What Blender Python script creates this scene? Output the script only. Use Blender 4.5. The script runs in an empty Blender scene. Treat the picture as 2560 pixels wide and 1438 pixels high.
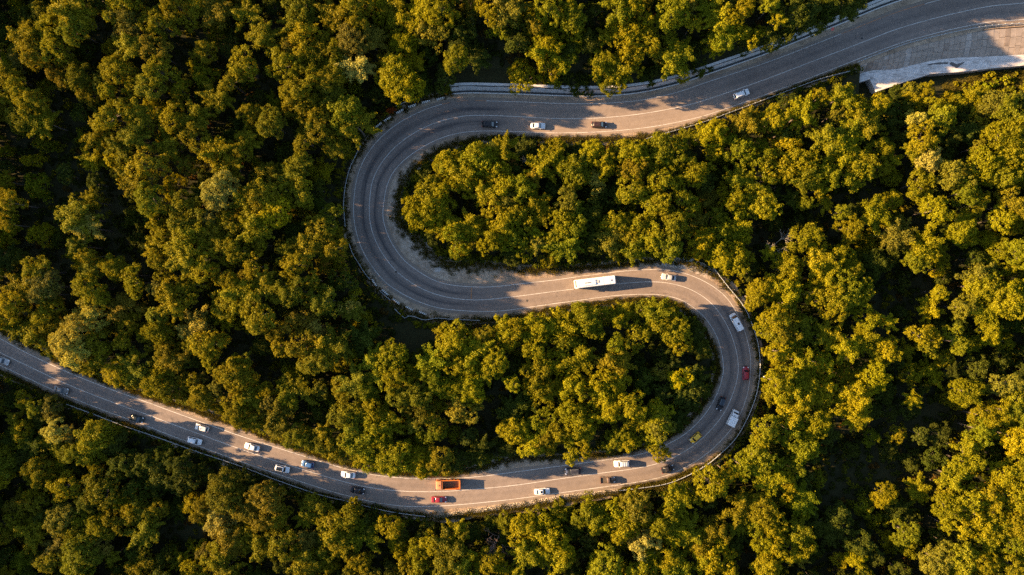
import bpy, bmesh, math, random
import numpy as np
from mathutils import Vector, Matrix

# ------------------------------------------------------------------ camera, sky, sun, exposure
S = 0.116                    # metres per pixel of the 2560 px wide photograph, at road level
H = 200.0                    # flying height of the drone
scene = bpy.context.scene
cam_d = bpy.data.cameras.new("camera"); cam = bpy.data.objects.new("camera", cam_d)
scene.collection.objects.link(cam); scene.camera = cam
cam.location = (0, 0, H); cam.rotation_euler = (0, 0, 0)
cam_d.sensor_width = 36.0; cam_d.lens = 18.0 / (1280 * S / H); cam_d.clip_start = 1.0; cam_d.clip_end = 3000

SUN_EL, SUN_DIR = 17.0, -5.0                     # the light travels towards +x, six degrees down the picture
world = bpy.data.worlds.new("World"); scene.world = world; world.use_nodes = True
wn = world.node_tree.nodes; wl = world.node_tree.links
sky = wn.new("ShaderNodeTexSky"); sky.sky_type = 'NISHITA'; sky.sun_disc = False
sky.sun_elevation = math.radians(SUN_EL); sky.sun_rotation = math.radians(-84)
sky.air_density = 1.0; sky.dust_density = 0.6; sky.ozone_density = 1.5
bg = wn["Background"]; bg.inputs[1].default_value = 0.070
wl.new(sky.outputs[0], bg.inputs[0])
sun_d = bpy.data.lights.new("sun", 'SUN'); sun = bpy.data.objects.new("sun", sun_d)
scene.collection.objects.link(sun)
sun_d.energy = 5.0; sun_d.angle = math.radians(0.55); sun_d.color = (1.0, 0.65, 0.33)
e, a = math.radians(SUN_EL), math.radians(SUN_DIR)
sun.rotation_euler = Vector((math.cos(a) * math.cos(e), math.sin(a) * math.cos(e), -math.sin(e))).to_track_quat('-Z', 'Y').to_euler()
sun.location = (-200, 30, 120)
vs = scene.view_settings
vs.view_transform = 'Standard'; vs.look = 'None'; vs.gamma = 1.0; vs.exposure = 2.45; vs.use_curve_mapping = False
scene.render.engine = 'CYCLES'
scene.cycles.use_denoising = False
scene.cycles.max_bounces = 5; scene.cycles.diffuse_bounces = 3; scene.cycles.glossy_bounces = 2
scene.cycles.transmission_bounces = 2; scene.cycles.transparent_max_bounces = 4

# ------------------------------------------------------------------ helpers
rng = np.random.default_rng(7); rnd = random.Random(11)
COL = scene.collection

def W(px, py, z=0.0):
    """picture pixel of the survey photograph -> ground coordinates at height z"""
    k = S * (H - z) / H
    return ((px - 1280) * k, (719 - py) * k, z)

def tag(o, label=None, cat=None, group=None, kind=None):
    if label: o["label"] = label
    if cat: o["category"] = cat
    if group: o["group"] = group
    if kind: o["kind"] = kind
    return o

def empty(name, loc=(0, 0, 0), rz=0.0):
    o = bpy.data.objects.new(name, None); COL.objects.link(o)
    o.location = loc; o.rotation_euler = (0, 0, rz); o.empty_display_size = 0.5
    return o

def link_mesh(name, me, mat=None, parent=None):
    o = bpy.data.objects.new(name, me); COL.objects.link(o)
    if mat is not None and len(me.materials) == 0: me.materials.append(mat)
    if parent is not None: o.parent = parent
    return o

def mesh_np(name, verts, faces):
    me = bpy.data.meshes.new(name)
    me.from_pydata([tuple(v) for v in verts], [], [tuple(f) for f in faces]); me.update()
    return me

def copy_tree(o, parent=None):
    c = o.copy(); COL.objects.link(c)
    if parent is not None: c.parent = parent
    for ch in o.children: copy_tree(ch, c)
    return c

class MB:
    """collects simple solids into one mesh"""
    def __init__(s): s.v = []; s.f = []; s.smooth = []
    def add(s, verts, faces):
        n = len(s.v); s.v += [tuple(v) for v in verts]; s.f += [tuple(i + n for i in f) for f in faces]
    def box(s, c, d, taper=1.0):
        x, y, z = c; a, b, h = d[0] / 2, d[1] / 2, d[2] / 2; t = taper
        s.add([(x - a, y - b, z - h), (x + a, y - b, z - h), (x + a, y + b, z - h), (x - a, y + b, z - h),
               (x - a * t, y - b * t, z + h), (x + a * t, y - b * t, z + h), (x + a * t, y + b * t, z + h), (x - a * t, y + b * t, z + h)],
              [(3, 2, 1, 0), (4, 5, 6, 7), (0, 1, 5, 4), (1, 2, 6, 5), (2, 3, 7, 6), (3, 0, 4, 7)])
    def loft(s, sections, cap=True):
        """sections: lists of equally many points; joined one after the other"""
        n = len(sections[0]); base = len(s.v)
        for sec in sections: s.v += [tuple(p) for p in sec]
        for k in range(len(sections) - 1):
            for i in range(n):
                j = (i + 1) % n
                s.f.append((base + k * n + i, base + k * n + j, base + (k + 1) * n + j, base + (k + 1) * n + i))
        if cap:
            s.f.append(tuple(base + i for i in range(n))[::-1])
            s.f.append(tuple(base + (len(sections) - 1) * n + i for i in range(n)))
    def tube(s, p, q, r0, r1, n=6):
        p, q = Vector(p), Vector(q); d = (q - p)
        if d.length < 1e-6: return
        d.normalize(); u = d.orthogonal().normalized(); w = d.cross(u)
        s.loft([[p + (u * math.cos(t) + w * math.sin(t)) * r0 for t in [2 * math.pi * i / n for i in range(n)]],
                [q + (u * math.cos(t) + w * math.sin(t)) * r1 for t in [2 * math.pi * i / n for i in range(n)]]])
    def cyl(s, c, r, h, axis='z', n=14, r2=None):
        c = Vector(c); d = {'x': Vector((1, 0, 0)), 'y': Vector((0, 1, 0)), 'z': Vector((0, 0, 1))}[axis]
        s.tube(c - d * h / 2, c + d * h / 2, r, r if r2 is None else r2, n)
    def quad(s, pts, thick=0.012):
        """a thin plate whose outer side is pts (counter-clockwise seen from outside)"""
        p = [Vector(q) for q in pts]; nrm = (p[1] - p[0]).cross(p[2] - p[0]).normalized()
        s.loft([[q - nrm * thick for q in p], p])
    def mesh(s, name):
        me = mesh_np(name, s.v, s.f)
        bm = bmesh.new(); bm.from_mesh(me); bmesh.ops.recalc_face_normals(bm, faces=bm.faces); bm.to_mesh(me); bm.free()
        return me
    def build(s, name, mat, parent=None, smooth=False):
        me = s.mesh(name)
        if smooth:
            me.polygons.foreach_set("use_smooth", [True] * len(me.polygons)); me.set_sharp_from_angle(angle=math.radians(38))
        return link_mesh(name, me, mat, parent)

# ------------------------------------------------------------------ materials
def mat_new(name):
    m = bpy.data.materials.new(name); m.use_nodes = True
    nt = m.node_tree
    return m, nt, nt.nodes["Principled BSDF"]
def nd(nt, t, **k):
    n = nt.nodes.new(t)
    for a_, b_ in k.items(): setattr(n, a_, b_)
    return n
def noise(nt, vec, scale, detail=4, rough=0.55):
    n = nd(nt, "ShaderNodeTexNoise"); n.inputs["Scale"].default_value = scale
    n.inputs["Detail"].default_value = detail; n.inputs["Roughness"].default_value = rough
    nt.links.new(vec, n.inputs["Vector"]); return n.outputs["Fac"]
def ramp(nt, fac, stops):
    r = nd(nt, "ShaderNodeValToRGB"); el = r.color_ramp.elements
    el[0].position, el[0].color = stops[0][0], (*stops[0][1], 1)
    el[1].position, el[1].color = stops[-1][0], (*stops[-1][1], 1)
    for p, c in stops[1:-1]:
        x = el.new(p); x.color = (*c, 1)
    nt.links.new(fac, r.inputs[0]); return r.outputs[0]
def mixc(nt, fac, a_, b_, mode='MIX'):
    m = nd(nt, "ShaderNodeMix", data_type='RGBA', blend_type=mode)
    for s_, v in ((m.inputs[0], fac), (m.inputs[6], a_), (m.inputs[7], b_)):
        if hasattr(v, "links"): nt.links.new(v, s_)
        elif isinstance(v, (int, float)): s_.default_value = v
        else: s_.default_value = (*v, 1)
    return m.outputs[2]
def mathn(nt, op, a_, b_=None, c_=None, clamp=False):
    m = nd(nt, "ShaderNodeMath", operation=op); m.use_clamp = clamp
    for i, v in enumerate((a_, b_, c_)):
        if v is None: continue
        if hasattr(v, "links"): nt.links.new(v, m.inputs[i])
        else: m.inputs[i].default_value = v
    return m.outputs[0]
def g(v): return (v, v, v)
def smoothstep(nt, x, a_, b_):
    m = nd(nt, "ShaderNodeMapRange", interpolation_type='SMOOTHSTEP')
    nt.links.new(x, m.inputs[0]); m.inputs[1].default_value = a_; m.inputs[2].default_value = b_
    return m.outputs[0]
def bump(nt, bsdf, h, dist, strength=0.6):
    b = nd(nt, "ShaderNodeBump"); b.inputs["Distance"].default_value = dist; b.inputs["Strength"].default_value = strength
    nt.links.new(h, b.inputs["Height"]); nt.links.new(b.outputs[0], bsdf.inputs["Normal"])

def simple(name, col, rough=0.6, metal=0.0, var=0.12, scale=3.0, coat=0.0, spec=0.5):
    m, nt, b = mat_new(name)
    tc = nd(nt, "ShaderNodeTexCoord").outputs["Object"]
    f = noise(nt, tc, scale, 5)
    c0 = tuple(max(0, x * (1 - var)) for x in col); c1 = tuple(min(1, x * (1 + var)) for x in col)
    nt.links.new(ramp(nt, f, [(0.3, c0), (0.7, c1)]), b.inputs["Base Color"])
    b.inputs["Roughness"].default_value = rough; b.inputs["Metallic"].default_value = metal
    b.inputs["Coat Weight"].default_value = coat; b.inputs["Coat Roughness"].default_value = 0.06
    b.inputs["Specular IOR Level"].default_value = spec
    return m

def asphalt_mat():
    m, nt, b = mat_new("asphalt")
    pos = nd(nt, "ShaderNodeNewGeometry").outputs["Position"]
    uv = nd(nt, "ShaderNodeUVMap"); uv.uv_map = "lane"
    sep = nd(nt, "ShaderNodeSeparateXYZ"); nt.links.new(uv.outputs[0], sep.inputs[0])
    lat, along = sep.outputs[0], sep.outputs[1]          # lateral in half widths (-1..1), metres along the road
    cu = nd(nt, "ShaderNodeCombineXYZ"); nt.links.new(mathn(nt, 'MULTIPLY', lat, 9.0), cu.inputs[0]); nt.links.new(mathn(nt, 'MULTIPLY', along, 0.05), cu.inputs[1])
    streak = noise(nt, cu.outputs[0], 1.0, 5, 0.6)
    big = noise(nt, pos, 0.06, 4); mid = noise(nt, pos, 0.7, 5, 0.65); fine = noise(nt, pos, 7.0, 3, 0.8)
    base = ramp(nt, big, [(0.3, (0.170, 0.137, 0.118)), (0.7, (0.230, 0.184, 0.156))])
    base = mixc(nt, 1.0, base, ramp(nt, mid, [(0.25, g(0.82)), (0.75, g(1.15))]), 'MULTIPLY')
    base = mixc(nt, 1.0, base, ramp(nt, fine, [(0.3, g(0.72)), (0.7, g(1.27))]), 'MULTIPLY')
    # darker oil and tyre band down the middle of either lane
    d = mathn(nt, 'ABSOLUTE', mathn(nt, 'SUBTRACT', mathn(nt, 'ABSOLUTE', lat), 0.44))
    band = mathn(nt, 'SUBTRACT', 1.0, smoothstep(nt, d, 0.03, 0.26))
    att = nd(nt, "ShaderNodeAttribute"); att.attribute_name = "wear"
    bandf = mathn(nt, 'MULTIPLY', mathn(nt, 'MULTIPLY', band, att.outputs["Fac"]), ramp_f(nt, streak, 0.3, 0.65), clamp=True)
    base = mixc(nt, mathn(nt, "MULTIPLY", bandf, 0.9), base, (0.050, 0.046, 0.048))
    # dusty verge of the carriageway
    edge = smoothstep(nt, mathn(nt, 'ADD', mathn(nt, 'ABSOLUTE', lat), mathn(nt, 'MULTIPLY', mathn(nt, 'SUBTRACT', mid, 0.5), 0.12)), 0.98, 1.1)
    base = mixc(nt, mathn(nt, 'MULTIPLY', edge, 0.6), base, (0.22, 0.175, 0.135))
    du = nd(nt, "ShaderNodeAttribute"); du.attribute_name = "sandy_tint"  # sandy lightening that varies along the road
    base = mixc(nt, mathn(nt, 'MULTIPLY', du.outputs["Fac"], 0.55), base, mixc(nt, mid, (0.25, 0.195, 0.150), (0.37, 0.29, 0.225)))
    # lengthwise streaks and hair cracks
    base = mixc(nt, 1.0, base, ramp(nt, streak, [(0.2, g(0.86)), (0.8, g(1.12))]), 'MULTIPLY')
    vo = nd(nt, "ShaderNodeTexVoronoi", feature='DISTANCE_TO_EDGE'); vo.inputs["Scale"].default_value = 0.16
    wob = nd(nt, "ShaderNodeVectorMath", operation='ADD'); nt.links.new(pos, wob.inputs[0])
    nz = nd(nt, "ShaderNodeTexNoise"); nz.inputs["Scale"].default_value = 0.5; nz.inputs["Detail"].default_value = 5; nt.links.new(pos, nz.inputs["Vector"])
    sc = nd(nt, "ShaderNodeVectorMath", operation='SCALE'); nt.links.new(nz.outputs["Color"], sc.inputs[0]); sc.inputs["Scale"].default_value = 4.0
    nt.links.new(sc.outputs[0], wob.inputs[1]); nt.links.new(wob.outputs[0], vo.inputs["Vector"])
    crack = mathn(nt, 'MULTIPLY', mathn(nt, 'SUBTRACT', 1.0, smoothstep(nt, vo.outputs["Distance"], 0.0, 0.012)), ramp_f(nt, big, 0.45, 0.6), clamp=True)
    base = mixc(nt, mathn(nt, 'MULTIPLY', crack, 0.6), base, (0.04, 0.04, 0.042))
    nt.links.new(base, b.inputs["Base Color"]); b.inputs["Roughness"].default_value = 0.88
    b.inputs["Specular IOR Level"].default_value = 0.25
    bump(nt, b, fine, 0.02, 0.5)
    return m
def ramp_f(nt, x, a_, b_):
    m = nd(nt, "ShaderNodeMapRange"); nt.links.new(x, m.inputs[0]); m.inputs[1].default_value = a_; m.inputs[2].default_value = b_
    return m.outputs[0]

def dirt_mat():
    m, nt, b = mat_new("gravel_verge")
    pos = nd(nt, "ShaderNodeNewGeometry").outputs["Position"]
    uv = nd(nt, "ShaderNodeUVMap"); uv.uv_map = "lane"
    sep = nd(nt, "ShaderNodeSeparateXYZ"); nt.links.new(uv.outputs[0], sep.inputs[0])
    rim = mathn(nt, 'ABSOLUTE', sep.outputs[0])          # 0 at the carriageway, 1 at the vegetation
    big = noise(nt, pos, 0.11, 5, 0.6); mid = noise(nt, pos, 0.9, 6, 0.7); fine = noise(nt, pos, 6.0, 3, 0.8)
    base = ramp(nt, big, [(0.28, (0.225, 0.160, 0.110)), (0.5, (0.345, 0.258, 0.182)), (0.72, (0.430, 0.340, 0.252))])
    base = mixc(nt, 1.0, base, ramp(nt, mid, [(0.25, g(0.68)), (0.75, g(1.25))]), 'MULTIPLY')
    base = mixc(nt, 1.0, base, ramp(nt, fine, [(0.3, g(0.6)), (0.7, g(1.35))]), 'MULTIPLY')
    dp = noise(nt, pos, 0.30, 7, 0.72)
    base = mixc(nt, mathn(nt, 'MULTIPLY', ramp_f(nt, dp, 0.52, 0.66), 0.55, clamp=True), base, (0.095, 0.070, 0.052))
    # broken white stone where it was tipped
    att = nd(nt, "ShaderNodeAttribute"); att.attribute_name = "chalk"
    ch = mathn(nt, 'MULTIPLY', att.outputs["Fac"], ramp_f(nt, mid, 0.38, 0.58), clamp=True)
    base = mixc(nt, ch, base, mixc(nt, ramp_f(nt, fine, 0.35, 0.65), (0.30, 0.26, 0.22), (0.72, 0.68, 0.62)))
    # weeds and leaf litter creep in from the rim
    wv = mathn(nt, 'ADD', rim, mathn(nt, 'MULTIPLY', mathn(nt, 'SUBTRACT', mid, 0.5), 0.9))
    base = mixc(nt, smoothstep(nt, wv, 0.92, 1.12), base, mixc(nt, fine, (0.025, 0.026, 0.008), (0.07, 0.062, 0.018)))
    nt.links.new(base, b.inputs["Base Color"]); b.inputs["Roughness"].default_value = 0.95
    b.inputs["Specular IOR Level"].default_value = 0.15
    bump(nt, b, mathn(nt, 'ADD', mathn(nt, 'MULTIPLY', mid, 2.0), fine), 0.10, 0.8)
    return m

def soil_mat():
    m, nt, b = mat_new("forest_floor")
    pos = nd(nt, "ShaderNodeNewGeometry").outputs["Position"]
    mid = noise(nt, pos, 0.5, 6, 0.7); fine = noise(nt, pos, 3.5, 4, 0.75)
    att = nd(nt, "ShaderNodeAttribute"); att.attribute_name = "meadow"
    base = mixc(nt, mid, (0.020, 0.018, 0.009), (0.040, 0.040, 0.014))
    mead = mixc(nt, ramp_f(nt, fine, 0.3, 0.7), (0.060, 0.055, 0.010), (0.14, 0.115, 0.018))
    base = mixc(nt, mathn(nt, 'MULTIPLY', att.outputs["Fac"], ramp_f(nt, mid, 0.3, 0.5), clamp=True), base, mead)
    base = mixc(nt, 1.0, base, ramp(nt, fine, [(0.3, g(0.6)), (0.7, g(1.3))]), 'MULTIPLY')
    nt.links.new(base, b.inputs["Base Color"]); b.inputs["Roughness"].default_value = 1.0; b.inputs["Specular IOR Level"].default_value = 0.1
    bump(nt, b, mid, 0.4, 0.8)
    return m

def line_mat(name, col, hold=0.35):
    m, nt, b = mat_new(name)
    pos = nd(nt, "ShaderNodeNewGeometry").outputs["Position"]
    f = noise(nt, pos, 1.6, 6, 0.75); f2 = noise(nt, pos, 0.25, 3)
    worn = mathn(nt, 'MULTIPLY', ramp_f(nt, f, 0.62, 0.42), ramp_f(nt, f2, 0.30, 0.62), clamp=True)
    c = mixc(nt, mathn(nt, 'MULTIPLY', worn, hold), col, (0.17, 0.15, 0.13))
    nt.links.new(c, b.inputs["Base Color"]); b.inputs["Roughness"].default_value = 0.75
    return m

def leaf_mat(name, instanced):
    m = bpy.data.materials.new(name); m.use_nodes = True; nt = m.node_tree
    nt.nodes.remove(nt.nodes["Principled BSDF"]); out = nt.nodes["Material Output"]
    if instanced:
        c = nd(nt, "ShaderNodeAttribute"); c.attribute_type = 'INSTANCER'; c.attribute_name = "leafcol"; col = c.outputs["Color"]
    else:
        col = nd(nt, "ShaderNodeObjectInfo").outputs["Color"]
    at = nd(nt, "ShaderNodeAttribute"); at.attribute_name = "leaf"
    f = at.outputs["Fac"]
    c1 = mixc(nt, 1.0, col, ramp(nt, f, [(0.0, (0.55, 0.66, 0.7)), (0.5, (1.0, 1.0, 1.0)), (1.0, (1.42, 1.30, 0.95))]), 'MULTIPLY')
    dif = nd(nt, "ShaderNodeBsdfDiffuse"); nt.links.new(c1, dif.inputs[0])
    tr = nd(nt, "ShaderNodeBsdfTranslucent"); nt.links.new(mixc(nt, 1.0, c1, (1.1, 1.0, 0.45), 'MULTIPLY'), tr.inputs[0])
    gl = nd(nt, "ShaderNodeBsdfGlossy"); gl.inputs["Roughness"].default_value = 0.55; gl.inputs[0].default_value = (1, 1, 1, 1)
    mx = nd(nt, "ShaderNodeMixShader"); mx.inputs[0].default_value = 0.30
    nt.links.new(dif.outputs[0], mx.inputs[1]); nt.links.new(tr.outputs[0], mx.inputs[2])
    mx2 = nd(nt, "ShaderNodeMixShader"); mx2.inputs[0].default_value = 0.004
    nt.links.new(mx.outputs[0], mx2.inputs[1]); nt.links.new(gl.outputs[0], mx2.inputs[2])
    nt.links.new(mx2.outputs[0], out.inputs[0])
    return m

def paint(name, col, rough=0.28):
    dark = max(col) < .06
    m, nt, b = mat_new(name)
    tc = nd(nt, "ShaderNodeTexCoord").outputs["Object"]
    sandy_tint = noise(nt, tc, 2.2, 5, 0.65)  # dusty film on the paintwork
    c = mixc(nt, mathn(nt, 'MULTIPLY', ramp_f(nt, sandy_tint, 0.45, 0.75), 0.16, clamp=True), col, (0.30, 0.25, 0.20))
    nt.links.new(c, b.inputs["Base Color"]); b.inputs["Roughness"].default_value = rough
    b.inputs["Coat Weight"].default_value = 0.12 if dark else 0.45; b.inputs["Coat Roughness"].default_value = 0.1
    if dark: b.inputs["Specular IOR Level"].default_value = 0.25
    return m

M = {}
M["asphalt"] = asphalt_mat(); M["dirt"] = dirt_mat(); M["soil"] = soil_mat()
M["white_line"] = line_mat("white_road_paint", (0.62, 0.60, 0.56), 0.6); M["orange_line"] = line_mat("orange_road_paint", (0.55, 0.20, 0.05), 0.8)
M["leaf"] = leaf_mat("leaves", False); M["leaf_mass"] = leaf_mat("leaves_of_the_mass", True)
M["bark"] = simple("bark", (0.085, 0.065, 0.048), 0.95, var=0.3); M["dead"] = simple("dead_wood", (0.23, 0.15, 0.115), 0.95, var=0.25)
M["pale_wood"] = simple("pale_dead_wood", (0.30, 0.26, 0.20), 0.95, var=0.2)
M["concrete"] = simple("concrete", (0.46, 0.44, 0.42), 0.9, var=0.22, scale=0.9)
M["slab"] = simple("slab_concrete", (0.290, 0.235, 0.192), 0.92, var=0.2, scale=0.7)
M["slab_dark"] = simple("slab_concrete_brown", (0.220, 0.172, 0.138), 0.92, var=0.2, scale=0.7)
M["slab_pale"] = simple("slab_concrete_pale", (0.345, 0.295, 0.255), 0.92, var=0.2, scale=0.7)
M["white_conc"] = simple("limewashed_concrete", (0.60, 0.56, 0.53), 0.85, var=0.16, scale=0.6)
_nt = M["white_conc"].node_tree; _b = _nt.nodes["Principled BSDF"]; _src = _b.inputs["Base Color"].links[0].from_socket
_p = nd(_nt, "ShaderNodeNewGeometry").outputs["Position"]; _mp = nd(_nt, "ShaderNodeMapping"); _mp.inputs["Scale"].default_value = (.5, 1.6, .25); _nt.links.new(_p, _mp.inputs[0])
_c = mixc(_nt, 1.0, _src, ramp(_nt, noise(_nt, _mp.outputs[0], 1.1, 8, .72), [(.34, (.50, .46, .43)), (.50, g(.95)), (.7, g(1.1))]), 'MULTIPLY')
_nt.links.new(mixc(_nt, 1.0, _c, ramp(_nt, noise(_nt, _p, 3.2, 5, .8), [(.3, g(.78)), (.6, g(1.06))]), 'MULTIPLY'), _b.inputs["Base Color"])
M["wet"] = simple("wet_stain", (0.09, 0.075, 0.066), 0.5, var=0.3)
M["wall_panel"] = simple("wall_block", (0.50, 0.49, 0.48), 0.9, var=0.15, scale=1.2)
M["gutter"] = simple("gutter", (0.05, 0.048, 0.046), 0.95, var=0.3)
M["kerb"] = simple("kerb_stone", (0.55, 0.53, 0.50), 0.85, var=0.15)
M["steel"] = simple("galvanised_steel", (0.34, 0.36, 0.37), 0.55, 0.3, 0.12)
M["barrier_white"] = simple("barrier_white", (0.72, 0.70, 0.66), 0.7, var=0.12); M["barrier_black"] = simple("barrier_black", (0.05, 0.05, 0.055), 0.7)
M["stone"] = simple("laid_stone", (0.50, 0.42, 0.31), 0.9, var=0.4, scale=1.1); M["mortar"] = simple("stone_wall_core", (0.20, 0.17, 0.14), 0.95, var=0.2)
M["glass"] = simple("car_glass", (0.010, 0.014, 0.020), 0.06, var=0.05, spec=0.9); M["rubber"] = simple("tyre_rubber", (0.02, 0.02, 0.021), 0.85)
M["rim"] = simple("alloy_rim", (0.42, 0.42, 0.43), 0.35, 0.8); M["trim"] = simple("black_trim", (0.022, 0.022, 0.024), 0.5)
M["lamp"] = simple("headlamp", (0.75, 0.77, 0.80), 0.12, var=0.03); M["tail"] = simple("tail_lamp", (0.32, 0.012, 0.012), 0.2, var=0.05)
M["red_sign"] = simple("sign_red", (0.45, 0.06, 0.04), 0.5); M["heap"] = simple("pale_gravel", (0.42, 0.38, 0.34), 0.95, var=0.3, scale=2)

# ------------------------------------------------------------------ the road: centre line (px), offsets right / left of travel, verge limits
# x, y, right line, left line, right verge, left verge        (surveyed from the top right to the bottom left)
RD = [
(3000,-45,45,41,78,58),(2760,-15,45,41,78,58),(2560,7.5,44,41,74,58),(2477,15.3,43,39,74,57),(2406,29.4,42,37.5,72,56),(2336,45.8,41,37,72,56),(2242,73,40,36,70,54),
(2148,109,39,35,68,52),(2054,145,38,36,66,50),(1960,181,38,36,64,48),(1901,203,39,36,64,49),(1776,246,41,37,64,53),(1713,264.5,38,36,62,58),
(1625,281.5,34,36,58,66),(1550,291,35,35,58,62),(1475,296,36.5,35,60,56),(1391,296.5,38,36,62,57),(1291,291.5,37,37.5,61,56),(1216,288.5,36,39,60,60),
(1165,289.5,38,40,62,70),(1115,299,40,40,66,74),(1065,316.5,40,41,70,76),(1015,345.3,42,41,70,76),(980,375,42,39,66,78),(953,408,42,37,67,80),
(935,440.5,40,38,66,80),(926.4,473,39,37.5,66,77),(923,518,40,35,66,78),(922.6,532,39.6,33,66,78),(926.4,565,38.5,34,66,80),(940,605,40,33.5,66,87),
(960,640,39.5,33,68,99),(990,678,39,33,70,103),(1028,707,35,33.5,73,91),(1065,727,32.5,32,74,91),(1105,740.5,31,31,68,87),(1153,748.5,28,33,60,92),
(1203,750,29,32,55,96),(1253,745.5,32,30,55,88),(1316,738,31,30,52,72),(1391,728,30,28,48,58),(1441,722,30,29.5,46,54),(1475,717.5,29,29.5,46,52),
(1550,709,29,30,46,50),(1613,704.8,31,30.5,46,54),(1663,706.4,32,32.5,48,58),(1713,718,33,33,52,66),(1750.5,736.5,36,34,57,67),(1781,760,36.5,37,60,64),
(1806,793,35.5,37,60,63),(1826,830.5,35,34.5,58,61),(1838,865.5,36.5,33.5,55,58),(1845,900.5,37,32,53,57),(1846,933,37,30.5,52,56),(1838,968,36.6,34,56,58),
(1825.6,1003,37,36,58,60),(1806,1040,38,38,60,62),(1776,1076.5,36,37,59,66),(1738,1111.7,36,36,57,62),(1700,1135.5,36,35.5,57,64),(1660,1154,36,35.5,56,66),
(1600,1169.5,32.5,34.5,50,54),(1500,1183.5,31,35,50,58),(1400,1197,31.5,35,58,60),(1291,1213,33,34,74,62),(1190,1223,30.5,35,52,66),(1103,1229,32,36,46,70),
(1015,1228.5,32.6,37.5,46,58),(940,1221.6,33,34.5,48,50),(890,1212,33,32,48,49),(840,1199,32,32,48,50),(800,1187,32,31,48,50),(700,1156,32.5,30,50,46),
(600,1122.5,31,29,58,43),(500,1086,30,28.5,58,42),(400,1049,29,27.5,50,43),(376,1039.5,29,27,48,43),(250,994,28.5,26.5,46,43),(150,953,28,27,48,43),
(50,905.5,28,28,54,44),(0,881,30,29,56,45),(-120,815,30,29,54,45),(-300,720,30,29,54,45),(-520,610,30,29,54,45)]
RD = np.array(RD, float)

def catmull(P, step):
    out = []
    for i in range(len(P) - 1):
        p0, p1, p2, p3 = P[max(i - 1, 0)], P[i], P[i + 1], P[min(i + 2, len(P) - 1)]
        n = max(1, int(np.hypot(*(p2 - p1)[:2]) / step))
        for k in range(n):
            t = k / n
            out.append(0.5 * (2 * p1 + (p2 - p0) * t + (2 * p0 - 5 * p1 + 4 * p2 - p3) * t * t + (3 * p1 - p0 - 3 * p2 + p3) * t ** 3))
    out.append(P[-1]); return np.array(out)
def smooth(A, n, it):
    for _ in range(it):
        B = A.copy(); B[1:-1] = (A[:-2] + 2 * A[1:-1] + A[2:]) / 4; A = B
    return A
CL = catmull(RD, 8.0); CL = smooth(CL, 3, 6)
cw = np.stack([(CL[:, 0] - 1280) * S, (719 - CL[:, 1]) * S], 1)
tan = np.gradient(cw, axis=0); tan /= np.linalg.norm(tan, axis=1, keepdims=True)
rgt = np.stack([tan[:, 1], -tan[:, 0]], 1)                     # to the right of travel
rgt = smooth(rgt, 3, 4); rgt /= np.linalg.norm(rgt, axis=1, keepdims=True)
arc = np.concatenate([[0], np.cumsum(np.linalg.norm(np.diff(cw, axis=0), axis=1))])
OFF = CL[:, 2:] * S                                            # right line, left line, right verge, left verge in metres
NS = len(cw)
def at_off(i, o, z=0.0):
    p = cw[i] + rgt[i] * o; return (p[0], p[1], z)
def near(px, py):
    p = np.array(W(px, py)[:2]); return int(np.argmin(((cw - p) ** 2).sum(1)))

def ribbon(name, cols, z, mat, i0=0, i1=None, uv=None, attrs=None, parent=None):
    """cols: list of arrays of lateral offsets over all samples, from left to right"""
    i1 = NS if i1 is None else i1; idx = range(i0, i1); nc = len(cols)
    v = []
    for i in idx:
        for c in cols:
            v.append(at_off(i, c[i], z))
    f = []
    for k in range(len(idx) - 1):
        for j in range(nc - 1):
            f.append((k * nc + j, k * nc + j + 1, (k + 1) * nc + j + 1, (k + 1) * nc + j))
    me = mesh_np(name, v, f)
    if uv is not None:
        ul = me.uv_layers.new(name="lane"); li = np.zeros(len(me.loops), int); me.loops.foreach_get("vertex_index", li)
        U = np.array([(uv[j][i], arc[i]) for i in idx for j in range(nc)])
        ul.data.foreach_set("uv", U[li].ravel())
    for nme, arr in (attrs or {}).items():
        at_ = me.attributes.new(nme, 'FLOAT', 'POINT'); at_.data.foreach_set("value", np.array([arr(i, j) for i in idx for j in range(nc)], float))
    o = link_mesh(name, me, mat, parent)
    if me.polygons[0].normal.z < 0:
        me.flip_normals()
    return o

# ------------------------------------------------------------------ road surface, verges, painted lines
iA = near(1143, 290)                 # the block wall ends here
iConc = near(2127, 117)              # the slab slope begins here
iStone0, iStone1 = near(1546, 1177), near(1064, 1229)
R_, L_, RC, LC = (OFF[:, k] for k in range(4))
def bumpf(i0, i1, soft):
    x = np.arange(NS); return np.clip((x - i0) / soft, 0, 1) * np.clip((i1 - x) / soft, 0, 1)
wearv = 0.30 + 0.85 * np.maximum(bumpf(near(1290, 291), near(1203, 750), 8), 0.7 * bumpf(near(1750, 736), near(1600, 1169), 8)) + 0.15 * bumpf(0, near(1776, 246), 6)
chalk = 1.6 * bumpf(near(1613, 705), near(1760, 742), 6) + 0.5 * bumpf(near(1065, 316), near(1150, 748), 10)
wob = lambda seed, amp: np.convolve(np.random.default_rng(seed).normal(0, 1, NS), np.ones(3) / 3, 'same') * amp

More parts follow.
